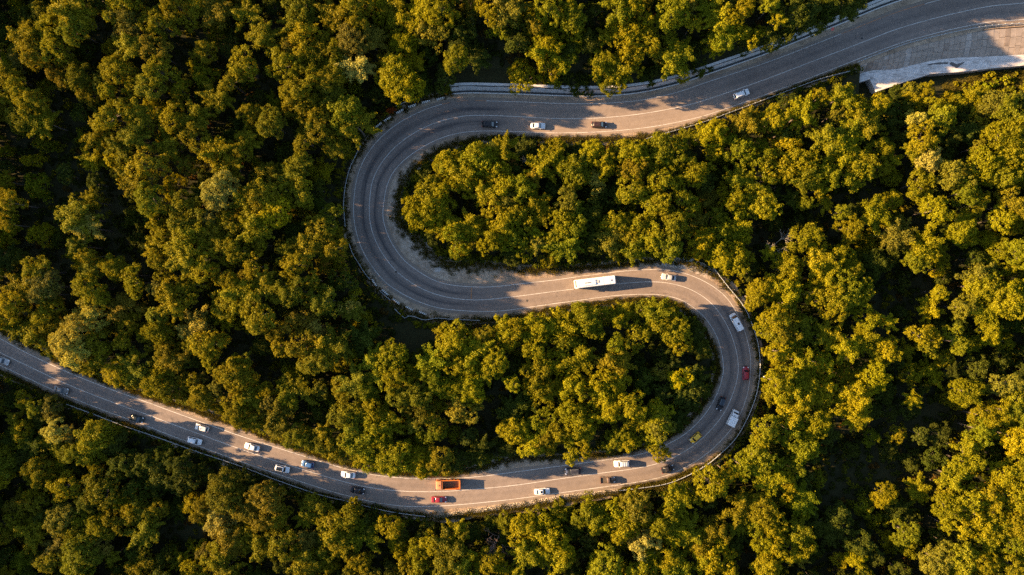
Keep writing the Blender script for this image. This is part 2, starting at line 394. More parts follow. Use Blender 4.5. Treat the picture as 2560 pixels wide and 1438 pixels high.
sandyv = np.maximum(0.9 * bumpf(near(1860, 218), near(1230, 289), 14), np.maximum(0.40 * bumpf(near(1180, 749), near(1780, 760), 12), 0.30 * bumpf(near(1700, 1135), near(480, 1078), 16)))  # sandy lightening on three stretches, strongest on the left half
road = ribbon("road", [-(L_ + 0.95), -(L_ * 0.5), np.zeros(NS), R_ * 0.5, R_ + 0.95 + wob(1, .12)], 0.0, M["asphalt"],
              uv=[-(L_ + 0.95) / L_, np.full(NS, -0.5), np.zeros(NS), np.full(NS, 0.5), (R_ + 0.95) / R_], attrs={"wear": lambda i, j: wearv[i], "sandy_tint": lambda i, j: sandyv[i] * (1.0 if j < 2 else .7 if j == 2 else .35)})
tag(road, "two lane asphalt mountain road winding in an S through the forest", "road", kind="structure")

vl = -(LC + 0.9 + wob(2, .5)); vr = RC + 0.9 + wob(3, .5)
vr[:iA] = RC[:iA] - 5.0 * S; vl[:iConc] = -LC[:iConc]; 
verge = ribbon("gravel_verge", [vl, vl * 0.62 - L_ * .38, -L_, R_, vr * 0.62 + R_ * .38, vr], -0.03, M["dirt"],
               uv=[np.where(np.arange(NS) < iConc, .6, 1.0) * np.ones(NS), np.full(NS, .55), np.zeros(NS), np.zeros(NS), np.full(NS, .55), np.where(np.arange(NS) < iA, .78, 1.0) * np.ones(NS)],
               attrs={"chalk": lambda i, j: chalk[i] * (1.0 if j == 1 else .8 if j == 0 else 0.0)})
tag(verge, "pale dirt and gravel verge along both sides of the road", "verge", kind="structure")

def stripe(name, o, half, mat, i0=0, i1=None, z=0.004):
    return ribbon(name, [o - half, o + half], z, mat, i0, i1, parent=road)
stripe("centre_line", np.zeros(NS), 0.068, M["white_line"])
stripe("edge_line", -L_, 0.068, M["white_line"])
iO0, iO1, iD0, iD1 = near(2325, 48), near(2113, 122), near(1217, 289), near(1117, 299)
stripe("edge_line", R_, 0.068, M["white_line"], 0, iO0 + 1)
o_ = stripe("edge_line", R_, 0.07, M["orange_line"], iO0, iO1 + 1); o_["label"] = "faded orange stretch of the edge line"
stripe("edge_line", R_, 0.068, M["white_line"], iO1, iD0 + 1)
k = iD0
while k < iD1:                                         # faint orange dashes where the old paint shows
    o_ = stripe("edge_line", R_, 0.06, M["orange_line"], k, min(k + 3, iD1) + 1); o_["label"] = "short faint orange dash of the edge line"; k += 5
stripe("edge_line", R_, 0.068, M["white_line"], iD1, NS)
# the rusty strip laid across one lane
i = near(1178, 749)
mb = MB(); p0 = at_off(i, -0.25, .012); p1 = at_off(i, -(L_[i] - 0.25), .012); d = tan[i] * 0.13
mb.add([(p0[0] - d[0], p0[1] - d[1], .004), (p0[0] + d[0], p0[1] + d[1], .004), (p1[0] + d[0], p1[1] + d[1], .004), (p1[0] - d[0], p1[1] - d[1], .004),
        (p0[0] - d[0] * .6, p0[1] - d[1] * .6, .03), (p0[0] + d[0] * .6, p0[1] + d[1] * .6, .03), (p1[0] + d[0] * .6, p1[1] + d[1] * .6, .03), (p1[0] - d[0] * .6, p1[1] - d[1] * .6, .03)],
       [(3, 2, 1, 0), (4, 5, 6, 7), (0, 1, 5, 4), (1, 2, 6, 5), (2, 3, 7, 6), (3, 0, 4, 7)])
mb.build("cross_strip", simple("rusty_strip", (0.33, 0.15, 0.06), 0.8, var=0.2), road)["label"] = "orange brown strip across one lane"
# drain covers: small dark irons
for px, py in ((2155, 96), (990, 680), (1318, 752)):
    x, y, _ = W(px, py); mb = MB(); mb.cyl((x, y, 0.004), 0.34, 0.012, n=12); mb.build("drain_cover", M["gutter"], road)

# ------------------------------------------------------------------ ground
def lateral(P):
    P = np.atleast_2d(P); out_i = np.empty(len(P), int); out_d = np.empty(len(P)); c2 = (cw ** 2).sum(1)
    for a0 in range(0, len(P), 8000):
        Q = P[a0:a0 + 8000]
        dd = (Q ** 2).sum(1)[:, None] - 2 * Q @ cw.T + c2[None]
        ii = dd.argmin(1); out_i[a0:a0 + 8000] = ii; out_d[a0:a0 + 8000] = np.sqrt(np.maximum(0, dd[np.arange(len(Q)), ii]))
    v = P - cw[out_i]; sgn = np.sign((v * rgt[out_i]).sum(1)); sgn[sgn == 0] = 1
    return out_i, out_d * sgn
WALL_H = 4.2
wall_off = RC - 6.0 * S + 0.9              # front of the block wall
def ground_z(P):
    P = np.atleast_2d(np.asarray(P, float)); ii, off = lateral(P)
    ver = np.where(off > 0, RC[ii], LC[ii]); d = np.abs(off) - ver
    z = np.full(len(P), -0.10)
    out = d > 0
    fall = -np.clip(d * 0.30, 0, 3.5)
    s_outer = (off < 0) & (ii > near(1663, 706))
    z = np.where(out & s_outer, -0.10 + fall, z)
    s_stone = (off < 0) & (ii > iStone0 - 2) & (ii < iStone1 + 2) & (np.abs(off) > LC[ii] - 1.2)
    z = np.where(s_stone, -3.2, z)
    s_conc = (off < 0) & (ii < iConc) & (np.abs(off) > LC[ii] - 0.4)
    z = np.where(s_conc, -5.5 + np.clip((d - 8) * 0.28, 0, 4.8), z)
    s_side = (off < 0) & (ii >= iConc) & (ii < near(1700, 267)) & out
    z = np.where(s_side, -0.10 - np.clip(d * .2, 0, 2.0), z)
    s_wall = (off > 0) & (ii < iA) & (off > wall_off[ii] + 3.2)
    z = np.where(s_wall, WALL_H + np.clip((off - wall_off[ii] - 3.2) * 0.24, 0, 8.0), z)
    s_hill = (off > 0) & (ii >= iA) & (ii < near(1316, 738)) & out
    z = np.where(s_hill, -0.10 + np.clip(d * .12, 0, 2.2) + 3.0 * np.clip((-P[:, 0] - 60) / 60, 0, 1), z)
    return z
gx = np.concatenate([np.arange(-900, -220, 40), np.arange(-220, 220, 2.2), np.arange(220, 901, 40)])
gy = np.concatenate([np.arange(-900, -140, 40), np.arange(-140, 140, 2.2), np.arange(140, 901, 40)])
GX, GY = np.meshgrid(gx, gy); GP = np.stack([GX.ravel(), GY.ravel()], 1)
GZ = ground_z(GP) + np.where(np.abs(lateral(GP)[1]) > 14, rng.normal(0, .10, len(GP)), 0)
nx, ny = len(gx), len(gy)
ff = [(r * nx + c, r * nx + c + 1, (r + 1) * nx + c + 1, (r + 1) * nx + c) for r in range(ny - 1) for c in range(nx - 1)]
gme = mesh_np("ground", np.column_stack([GP, GZ]), ff)
mx, my, _ = W(2500, 225)
mead = np.clip(1.25 - np.hypot((GP[:, 0] - mx) / 14, (GP[:, 1] - my) / 6.0) ** 2, 0, 1)
va, vb, _ = W(1620, 1208)
mead = np.maximum(mead, np.clip(1.2 - np.hypot((GP[:, 0] - va) / 11, (GP[:, 1] - vb) / 3.5), 0, 1))
at_ = gme.attributes.new("meadow", 'FLOAT', 'POINT'); at_.data.foreach_set("value", mead)
ground = link_mesh("ground", gme, M["soil"]); tag(ground, "dark leaf littered forest floor under the trees", "ground", kind="structure")
gme.polygons.foreach_set("use_smooth", [True] * len(gme.polygons))

# kerb, gutter and block wall north of the upper road
kerb_o = RC - 6.0 * S
def prism_ribbon(name, o0, o1, z0, z1, mat, i0, i1, parent=None):
    mb = MB(); mb.loft([[at_off(i, o0[i], z0), at_off(i, o1[i], z0), at_off(i, o1[i], z1), at_off(i, o0[i], z1)] for i in range(i0, i1)])
    return mb.build(name, mat, parent)
kerb = prism_ribbon("kerb", kerb_o, kerb_o + 0.28, -0.15, 0.13, M["kerb"], 0, iA + 1); tag(kerb, "thin pale kerb in front of the gutter below the block wall", "kerb", kind="structure")
gut = prism_ribbon("gutter", kerb_o + 0.28, kerb_o + 0.95, -0.4, -0.02, M["gutter"], 0, iA + 1); tag(gut, "dark gutter between kerb and block wall", "gutter", kind="structure")
wall = empty("retaining_wall", at_off(iA, wall_off[iA])); tag(wall, "long grey block retaining wall above the upper road", "wall")
wl_inv = Matrix.Translation(wall.location).inverted()
def under(o, parent):
    o.parent = parent; o.matrix_parent_inverse = Matrix.Translation(parent.location).inverted() if parent.parent is None else Matrix(); return o
i_end = near(2310, 52)
core = prism_ribbon("wall_core", wall_off + 0.22, wall_off + 0.75, -0.3, WALL_H + 0.02, M["gutter"], 0, iA + 1); under(core, wall)
aw = arc - arc[0]; a1 = arc[iA]; a0 = arc[near(2700, 0)]
def arc_pt(sv, o):
    i = int(np.clip(np.searchsorted(arc, sv) - 1, 0, NS - 2)); t = (sv - arc[i]) / (arc[i + 1] - arc[i])
    p = cw[i] * (1 - t) + cw[i + 1] * t; r = rgt[i] * (1 - t) + rgt[i + 1] * t; ov = o[i] * (1 - t) + o[i + 1] * t
    return p + r * ov
sv = a1; rowz = [(-0.1, 1.38), (1.40, 2.83), (2.85, 4.3)]; batter = [0.0, .10, .20]
while sv > a0:
    for (z0, z1), bt in zip(rowz, batter):
        mb = MB(); p, q = arc_pt(sv - 0.015, wall_off + bt), arc_pt(sv - 1.93, wall_off + bt); p2, q2 = arc_pt(sv - 0.015, wall_off + .235 + bt * .1), arc_pt(sv - 1.93, wall_off + .235 + bt * .1)
        j = rnd.uniform(-.02, .02); z1j = z1 + (rnd.uniform(-.03, .03) if z1 > 4 else 0)
        n_ = np.array([p2[0] - p[0], p2[1] - p[1]]); n_ /= np.linalg.norm(n_); p = p + n_ * j; q = q + n_ * j
        mb.loft([[(p[0], p[1], z0), (p2[0], p2[1], z0), (p2[0], p2[1], z1j), (p[0] + n_[0] * .09, p[1] + n_[1] * .09, z1j)],
                 [(q[0], q[1], z0), (q2[0], q2[1], z0), (q2[0], q2[1], z1j), (q[0] + n_[0] * .09, q[1] + n_[1] * .09, z1j)]])
        under(mb.build("block", M["wall_panel"]), wall)
    sv -= 1.95
cop = prism_ribbon("coping", wall_off + 0.22, wall_off + 0.95, WALL_H + 0.03, WALL_H + 0.20, M["concrete"], 0, iA + 1); under(cop, wall)
bank = ribbon("embankment", [wall_off + 0.80, wall_off + 3.0, wall_off + 7.5], WALL_H - .02, M["soil"], 0, iA + 3)
for v in bank.data.vertices: pass
tag(bank, "bare dark bank on top of the block wall", "embankment", kind="structure")

# ------------------------------------------------------------------ slab slope, channel and culvert (upper right)
def poly_at(pl, t):
    pl = np.array(pl, float); d = np.concatenate([[0], np.cumsum(np.hypot(*np.diff(pl, axis=0).T))])
    return np.array([np.interp(t * d[-1], d, pl[:, 0]), np.interp(t * d[-1], d, pl[:, 1])])
def poly_x(pl, x):
    pl = np.array(pl, float); return np.array([x, np.interp(x, pl[:, 0], pl[:, 1])])
UP = [(2127, 172), (2195, 146), (2265, 120), (2336, 101), (2406, 85), (2477, 74), (2560, 68), (2700, 62)]
LOW = [(2134, 192), (2160, 181), (2183, 176), (2242, 173), (2290, 161), (2336, 150), (2395, 144), (2477, 141), (2560, 136), (2700, 130)]
DIT = [(2141, 208), (2174, 198), (2190, 230), (2265, 204.5), (2324, 186), (2413, 180), (2477, 172), (2560, 164.5), (2700, 157)]
ZU, ZL, ZB = -0.25, -2.6, -8.8
slope = empty("slab_slope", W(2340, 125, -1.4)); tag(slope, "brown grey slope of long concrete slabs below the upper road", "slope")
bedp = [W(*poly_x(UP, x), ZU - .45) for x in np.linspace(2127, 2690, 24)]; bedq = [W(*poly_x(LOW, x), ZL - .45) for x in np.linspace(2134, 2694, 24)]
mb = MB(); mb.loft([[bedp[i], bedq[i], (bedq[i][0], bedq[i][1], ZB), (bedp[i][0], bedp[i][1], ZB)] for i in range(24)]); under(mb.build("slope_bed", M["gutter"]), slope)
x = 2127.0; col = 0
while x < 2680:
    w_ = 13.5 + rnd.uniform(-1.5, 2.0); xe = x + w_
    f0 = 0.0; cuts = sorted([rnd.uniform(.28, .42), rnd.uniform(.60, .75)])
    tone = rnd.random(); strip_mat = M["slab"] if tone < .6 else M["slab_dark"] if tone < .78 else M["slab_pale"]
    for f1 in cuts + [1.0]:
        pts = []
        for (xx, fr) in ((x + .45, f0 + .006), (xe - .2, f0 + .006), (xe - .2, f1 - .006), (x + .45, f1 - .006)):
            u = poly_x(UP, xx); l = poly_x(LOW, xx - 10 * (fr)); q = u * (1 - fr) + l * fr
            pts.append(Vector(W(q[0], q[1], ZU + (ZL - ZU) * fr)))
        dz = rnd.uniform(-.015, .03)
        for p in pts: p.z += dz
        mb = MB(); mb.loft([[p - Vector((0, 0, .13)) for p in pts], pts])
        under(mb.build("slab", strip_mat if rnd.random() < .8 else M["slab"]), slope); f0 = f1
    x = xe; col += 1
chan = empty("drainage_channel", W(2330, 168, ZL)); tag(chan, "whitewashed concrete drainage channel below the slab slope", "channel")
top = [W(x, y, ZL + .02) for x, y in LOW] ; bot = [W(x, y, ZL - .25) for x, y in DIT[::-1]]
ring = top + bot
me = bpy.data.meshes.new("channel_floor"); bm = bmesh.new()
vs_t = [bm.verts.new(p) for p in ring]; vs_b = [bm.verts.new((p[0], p[1], ZB)) for p in ring]
bm.faces.new(vs_t); n_ = len(ring)
for i in range(n_): bm.faces.new((vs_t[i], vs_t[(i + 1) % n_], vs_b[(i + 1) % n_], vs_b[i]))
bmesh.ops.recalc_face_normals(bm, faces=bm.faces); bmesh.ops.triangulate(bm, faces=[f for f in bm.faces if len(f.verts) > 4]); bm.to_mesh(me); bm.free()
under(link_mesh("channel_wall", me, M["white_conc"]), chan)
# low lip along the outer edge and the culvert hood
for (p, q) in zip(DIT[2:-1], DIT[3:]):
    mb = MB(); a_, b_ = Vector(W(*p, ZL - .2)), Vector(W(*q, ZL - .2)); n2 = Vector((-(b_ - a_).y, (b_ - a_).x, 0)).normalized() * .35
    mb.loft([[a_ + n2, a_ + n2 + Vector((0, 0, .38)), a_ + Vector((0, 0, .38)), a_ - Vector((0, 0, .2))], [b_ + n2, b_ + n2 + Vector((0, 0, .38)), b_ + Vector((0, 0, .38)), b_ - Vector((0, 0, .2))]])
    under(mb.build("lip", M["white_conc"]), chan)
mb = MB(); a_, b_, c_ = Vector(W(2134, 193, ZL + .1)), Vector(W(2141, 209, ZL + .1)), Vector(W(2175, 198.5, ZL + .1))
mb.loft([[a_, b_, c_, Vector(W(2168, 186, ZL + .1))], [p + Vector((0, 0, .35)) for p in (a_, b_, c_, Vector(W(2168, 186, ZL + .1)))]]); under(mb.build("culvert_hood", M["white_conc"]), chan)
mb = MB(); a_, b_ = Vector(W(2136, 205, ZB)), Vector(W(2141, 209.5, ZB)); 
pts = [Vector(W(2128, 186, 0)), Vector(W(2133, 183, 0)), Vector(W(2146, 209, 0)), Vector(W(2141, 212, 0))]
mb.loft([[Vector((p.x, p.y, ZB)) for p in pts], [Vector((p.x, p.y, ZL + .3)) for p in pts]]); under(mb.build("wing_wall", M["concrete"]), chan)
def flat_poly(name, pts, z, mat, parent=None, thick=.012):
    def zz(x, y):
        yl, yd = poly_x(LOW, x)[1], poly_x(DIT, x)[1]; f = min(1, max(0, (y - yl) / (yd - yl))); return ZL + .05 - .27 * f
    mb = MB(); P = [Vector(W(x, y, zz(x, y))) for x, y in pts]; mb.loft([[p - Vector((0, 0, thick)) for p in P], P]); o = mb.build(name, mat); return under(o, parent) if parent else o
def rough(pts):
    rr = random.Random(9); out = []
    for (a0_, b0_), (a1_, b1_) in zip(pts, pts[1:] + pts[:1]):
        for t in (0, .25, .5, .75): out.append((a0_ + (a1_ - a0_) * t + rr.uniform(-1, 1) * .9, b0_ + (b1_ - b0_) * t + rr.uniform(-1, 1) * .7))
    return out
flat_poly("stain", rough([(2318, 164), (2322, 160), (2352, 156), (2371, 155.5), (2370, 159.5), (2345, 161)]), ZL - .09, M["wet"], chan, .03)
flat_poly("stain", rough([(2372, 157), (2381, 155.5), (2391, 161), (2397, 159), (2412, 155), (2402, 164), (2392, 171), (2389, 170), (2378, 163)]), ZL - .12, M["wet"], chan, .03)

# ------------------------------------------------------------------ stone wall under the lower road
sw = empty("stone_wall", W(1300, 1262)); tag(sw, "low rubble stone wall along the outer edge of the lower road", "wall")
INN = [(1064, 1291), (1153, 1276), (1266, 1260.5), (1366, 1245), (1400, 1237.5), (1462, 1231), (1546, 1224.5)]
OUTR = [(1065, 1302), (1160, 1285.5), (1276, 1272), (1361, 1258), (1400, 1254), (1462, 1243), (1546.5, 1233)]
mb = MB(); mb.loft([[W(*poly_at(INN, t), -.05), W(*poly_at(OUTR, t), -.05), W(*poly_at(OUTR, t), -4.2), W(*poly_at(INN, t), -4.2)] for t in np.linspace(0, 1, 30)])
under(mb.build("wall_body", M["mortar"]), sw)
mb = MB(); r2 = np.random.default_rng(5)
for t in np.arange(0.002, 1, .0052):
    p, q = poly_at(INN, t), poly_at(OUTR, t)
    n_ = max(3, int(np.hypot(*(q - p)) * S / .36))
    for j in range(n_):
        c = p + (q - p) * (j + .5 + r2.uniform(-.2, .2)) / n_ + np.array([r2.uniform(-.8, .8), 0])
        X, Y, _ = W(*c); sx, sy, sz = r2.uniform(.12, .21, 3)
        a_ = r2.uniform(0, 6.3); pts = []
        for zz, k in ((-.08, 1.0), (sz, .72)):
            pts.append([(X + k * (sx * math.cos(a_ + u) ), Y + k * (sy * math.sin(a_ + u)), zz + (r2.uniform(-.03, .03) if zz > 0 else 0)) for u in (0.3, 1.4, 2.6, 3.6, 4.8, 5.7)])
        mb.loft(pts)
o_ = mb.build("stone", M["stone"]); under(o_, sw); o_["kind"] = "stuff"

# ------------------------------------------------------------------ guard rails, kerb blocks, small roadside things
W_PROF = [(0.0, .80), (.05, .76), (.0, .70), (-.05, .66), (-.05, .62), (.0, .58), (.05, .54), (0.0, .48)]
post_me = None
def guard_rail(pxs, label, group="guard rails beside the road", spacing=2.0, side=1):
    P = catmull(np.array([W(*p)[:2] for p in pxs], float), .9)
    root = empty("guard_rail", (P[0][0], P[0][1], 0)); tag(root, label, "guard rail", group)
    t = np.gradient(P, axis=0); t /= np.linalg.norm(t, axis=1, keepdims=True); n = np.stack([-t[:, 1], t[:, 0]], 1) * side
    mb = MB(); mb.loft([[(p[0] + n_[0] * a_, p[1] + n_[1] * a_, z) for a_, z in W_PROF] + [(p[0] + n_[0] * (a_ - .05), p[1] + n_[1] * (a_ - .05), z) for a_, z in W_PROF[::-1]] for p, n_ in zip(P, n)])
    under(mb.build("beam", M["steel"]), root)
    global post_me
    if post_me is None:
        mb = MB(); mb.box((0, 0, .38), (.12, .17, .86)); post_me = mb.mesh("post"); post_me.materials.append(M["steel"])
    d = np.concatenate([[0], np.cumsum(np.linalg.norm(np.diff(P, axis=0), axis=1))])
    for s_ in np.arange(.4, d[-1], spacing):
        i = min(int(np.searchsorted(d, s_)), len(P) - 1); o = bpy.data.objects.new("post", post_me); COL.objects.link(o)
        o.parent = root; o.location = (P[i][0] - n[i][0] * .14 - P[0][0], P[i][1] - n[i][1] * .14 - P[0][1], 0); o.rotation_euler = (0, 0, math.atan2(t[i][1], t[i][0]))
    return root
guard_rail([(2640, 57), (2560, 60), (2477, 66), (2406, 77), (2336, 92.5), (2265, 110.5), (2195, 136), (2140, 158)], "thin steel guard rail along the top edge of the slab slope", side=1)
guard_rail([(2122, 180), (2086, 189), (2038, 203), (1951, 235), (1901, 254), (1831, 280), (1770, 302.5), (1718, 319), (1650, 338), (1615, 348)], "long steel guard rail between the upper road and the trees below it")
guard_rail([(1785.6, 673.4), (1815.6, 712.7), (1850.7, 755.2), (1868.2, 785.3), (1883.2, 822.8), (1893.2, 857.9), (1898, 895.4), (1898, 932.5), (1892, 975), (1880.7, 1012.7), (1860.7, 1057.7), (1835.6, 1097.8), (1800.6, 1132.8), (1763, 1163), (1713, 1190.4), (1663, 1209), (1600, 1219.2), (1546.5, 1225.5)],
           "longest guard rail, sweeping round the outside of the eastern bend")
guard_rail([(1200.5, 801.7), (1128, 798), (1090.4, 795.5), (1073, 799), (1055.3, 799.2), (1037.8, 791.7), (1021.5, 790.5), (1012.8, 795.5), (986.5, 771.7)], "bent and buckled guard rail below the western bend", side=1)
guard_rail([(976.5, 750.4), (963, 739), (950, 726.6)], "short stub of guard rail behind the striped blocks at the foot of the western bend")
guard_rail([(926.4, 700), (911, 681), (900, 663), (882.6, 635), (874, 610)], "guard rail along the lower outside of the western bend")
guard_rail([(864, 567.6), (861, 530), (860, 513), (864, 468), (875, 423), (890, 390), (902, 366)], "guard rail curving along the middle outside of the western bend")
guard_rail([(927.6, 333.5), (940, 321), (952.7, 310)], "short guard rail piece at the upper outside of the western bend")
guard_rail([(990, 266.5), (1003, 261), (1015, 256)], "tiny guard rail piece half hidden behind the reddish shrub")
guard_rail([(1064, 1290), (982.7, 1279), (922.6, 1265.5), (875, 1253), (800.6, 1235.4), (700.5, 1201.6), (600, 1163), (500, 1130), (400, 1094), (313, 1064), (250, 1040), (170, 1010)], "guard rail along the shaded lower side of the road by the lower left")

bar_proto = None
def striped_block(px, py, ang, label):
    global bar_proto
    x, y, _ = W(px, py)
    if bar_proto is None:
        root = empty("concrete_block_barrier"); mb = MB(); Lb = 2.25
        sec = [(-.30, 0), (-.30, .12), (-.14, .34), (-.09, .80), (.09, .80), (.14, .34), (.30, .12), (.30, 0)]
        mb.loft([[(sx, a_, z) for a_, z in sec] for sx in (-Lb / 2, Lb / 2)]); mb.build("body", M["barrier_white"], root)
        for k in range(4):
            sx = -Lb / 2 + .30 + k * .55; mb = MB()
            mb.loft([[(sx + q, a_ * 1.03 + math.copysign(.004, a_), z + (.006 if z > .7 else 0)) for a_, z in sec if z > .05] for q in (-.09, .13)]); mb.build("stripe", M["barrier_black"], root)
        bar_proto = root; o = root
    else:
        o = copy_tree(bar_proto)
    o.location = (x, y, 0); o.rotation_euler = (0, 0, ang); tag(o, label, "barrier", "striped concrete blocks on the outside of the western bend")
ordn = ["first", "second", "third", "fourth", "fifth", "sixth"]
tops = [(1102, 247, 13), (1065, 254.6, 14), (1031, 265, 18), (1000, 279, 27), (969, 298, 33), (946, 314, 40)]
for k, (px, py, a_) in enumerate(tops):
    striped_block(px, py, math.radians(a_), f"black and white striped block, {ordn[k]} from the end of the block wall")
lows = [(936, 707, -57), (963, 731.6, -42), (991, 754, -37), (1023.5, 771, -27), (1057, 783, -24)]
for k, (px, py, a_) in enumerate(lows):
    striped_block(px, py, math.radians(a_), f"black and white striped block, {ordn[k]} from the top at the lower western bend")

x, y, _ = W(1906, 941); r0 = empty("marker_post", (x, y, -.5)); tag(r0, "white capped marker post in the grass outside the eastern bend", "post")
mb = MB(); mb.cyl((0, 0, .9), .06, 1.8, n=8); mb.build("pole", M["steel"], r0)
mb = MB(); mb.loft([[(rr * math.cos(t), rr * math.sin(t), zz) for t in np.linspace(0, 2 * math.pi, 12, endpoint=False)] for rr, zz in ((.2, 1.75), (.24, 1.85), (.2, 1.97), (.08, 2.05))]); mb.build("cap", M["barrier_white"], r0)
x, y, _ = W(2072, 75); r0 = empty("road_sign", (x, y, 0), math.radians(20)); tag(r0, "round red sign leaning over the kerb of the upper road", "sign")
mb = MB(); mb.tube((0, 0, 0), (0, -.5, 2.0), .04, .04, 8); mb.build("pole", M["steel"], r0)
mb = MB(); n_ = Vector((0, -.55, .83)).normalized(); u = Vector((1, 0, 0)); w_ = n_.cross(u); c = Vector((0, -.56, 2.05))
mb.loft([[c + n_ * hh + (u * math.cos(t) + w_ * math.sin(t)) * .5 for t in np.linspace(0, 2 * math.pi, 18, endpoint=False)] for hh in (0, .03)]); mb.build("panel", M["red_sign"], r0)

x, y, _ = W(1093, 674); bmv = MB(); r3 = np.random.default_rng(3)
rings = []
for k, (f_, z) in enumerate(((1, 0), (.85, .14), (.5, .28), (.12, .36))):
    rings.append([(x + f_ * 1.05 * (1 + .25 * math.sin(3 * t + 1)) * math.cos(t), y + f_ * .95 * (1 + .22 * math.cos(2 * t)) * math.sin(t), -.03 + z + r3.uniform(-.02, .02)) for t in np.linspace(0, 2 * math.pi, 16, endpoint=False)])
bmv.loft(rings); o_ = bmv.build("gravel_heap", M["heap"], smooth=True); tag(o_, "small pale heap of gravel on the lay-by inside the western bend", "gravel heap")

# ------------------------------------------------------------------ vehicles
def disc(r, x0, x1, c, n=16):
    return [[(c[0] + r * math.cos(t), yy, c[2] + r * math.sin(t)) for t in [2 * math.pi * i / n for i in range(n)]] for yy in (x0, x1)]
wheel_cache = {}
def wheels(root, xs, hw, r=.32, wd=.21):
    for x in xs:
        for sd in (-1, 1):
            key = (round(r, 2), sd)
            if key not in wheel_cache:
                mb = MB(); mb.loft(disc(r, -wd / 2, wd / 2, (0, 0, 0))); t = mb.mesh("wheel"); t.materials.append(M["rubber"])
                mb = MB(); mb.loft(disc(r * .62, sd * wd / 2 - .02, sd * wd / 2 + .015, (0, 0, 0), 12)); q = mb.mesh("rim"); q.materials.append(M["rim"])
                wheel_cache[key] = (t, q)
            t, q = wheel_cache[key]
            o = bpy.data.objects.new("wheel", t); COL.objects.link(o); o.parent = root; o.location = (x, sd * (hw - wd / 2 + .015), r)
            c = bpy.data.objects.new("rim", q); COL.objects.link(c); c.parent = o
def place(root, front, rear, z=0.0):
    (fx, fy, _), (rx, ry, _) = W(*front), W(*rear)
    root.location = ((fx + rx) / 2, (fy + ry) / 2, z); root.rotation_euler = (0, 0, math.atan2(fy - ry, fx - rx))
    return math.hypot(fx - rx, fy - ry)
def sect(x, hw, zb, zt, sh=.86):
    return [(x, -hw * .92, zb), (x, -hw, zb + .18), (x, -hw, zt - .20), (x, -hw * .965, zt - .07), (x, -hw * sh, zt), (x, 0, zt + .025), (x, hw * sh, zt), (x, hw * .965, zt - .07), (x, hw, zt - .20), (x, hw, zb + .18), (x, hw * .92, zb)]
def rrect(x0, x1, hw, z, r=.16):
    r = min(r, (x1 - x0) / 3, hw / 2); out = []
    for cx, cy, a0 in ((x1 - r, hw - r, 0), (x0 + r, hw - r, 90), (x0 + r, -hw + r, 180), (x1 - r, -hw + r, 270)):
        for k in range(3): t = math.radians(a0 + 45 * k); out.append((cx + r * math.cos(t), cy + r * math.sin(t), z))
    return out
KIND = {  # width, belt, roof, windscreen base/top, roof end, rear glass base, boot height
 "sedan": (1.78, .93, 1.44, .27, .43, .70, .86, .96), "hatch": (1.74, .95, 1.50, .24, .40, .86, .965, .99), "wagon": (1.84, 1.00, 1.58, .25, .38, .90, .975, 1.04),
 "suv": (1.88, 1.06, 1.70, .26, .385, .90, .98, 1.10), "pickup": (1.82, 1.00, 1.62, .27, .38, .56, .60, 1.0), "van": (2.02, 1.25, 2.25, .13, .25, .985, .995, 1.9)}
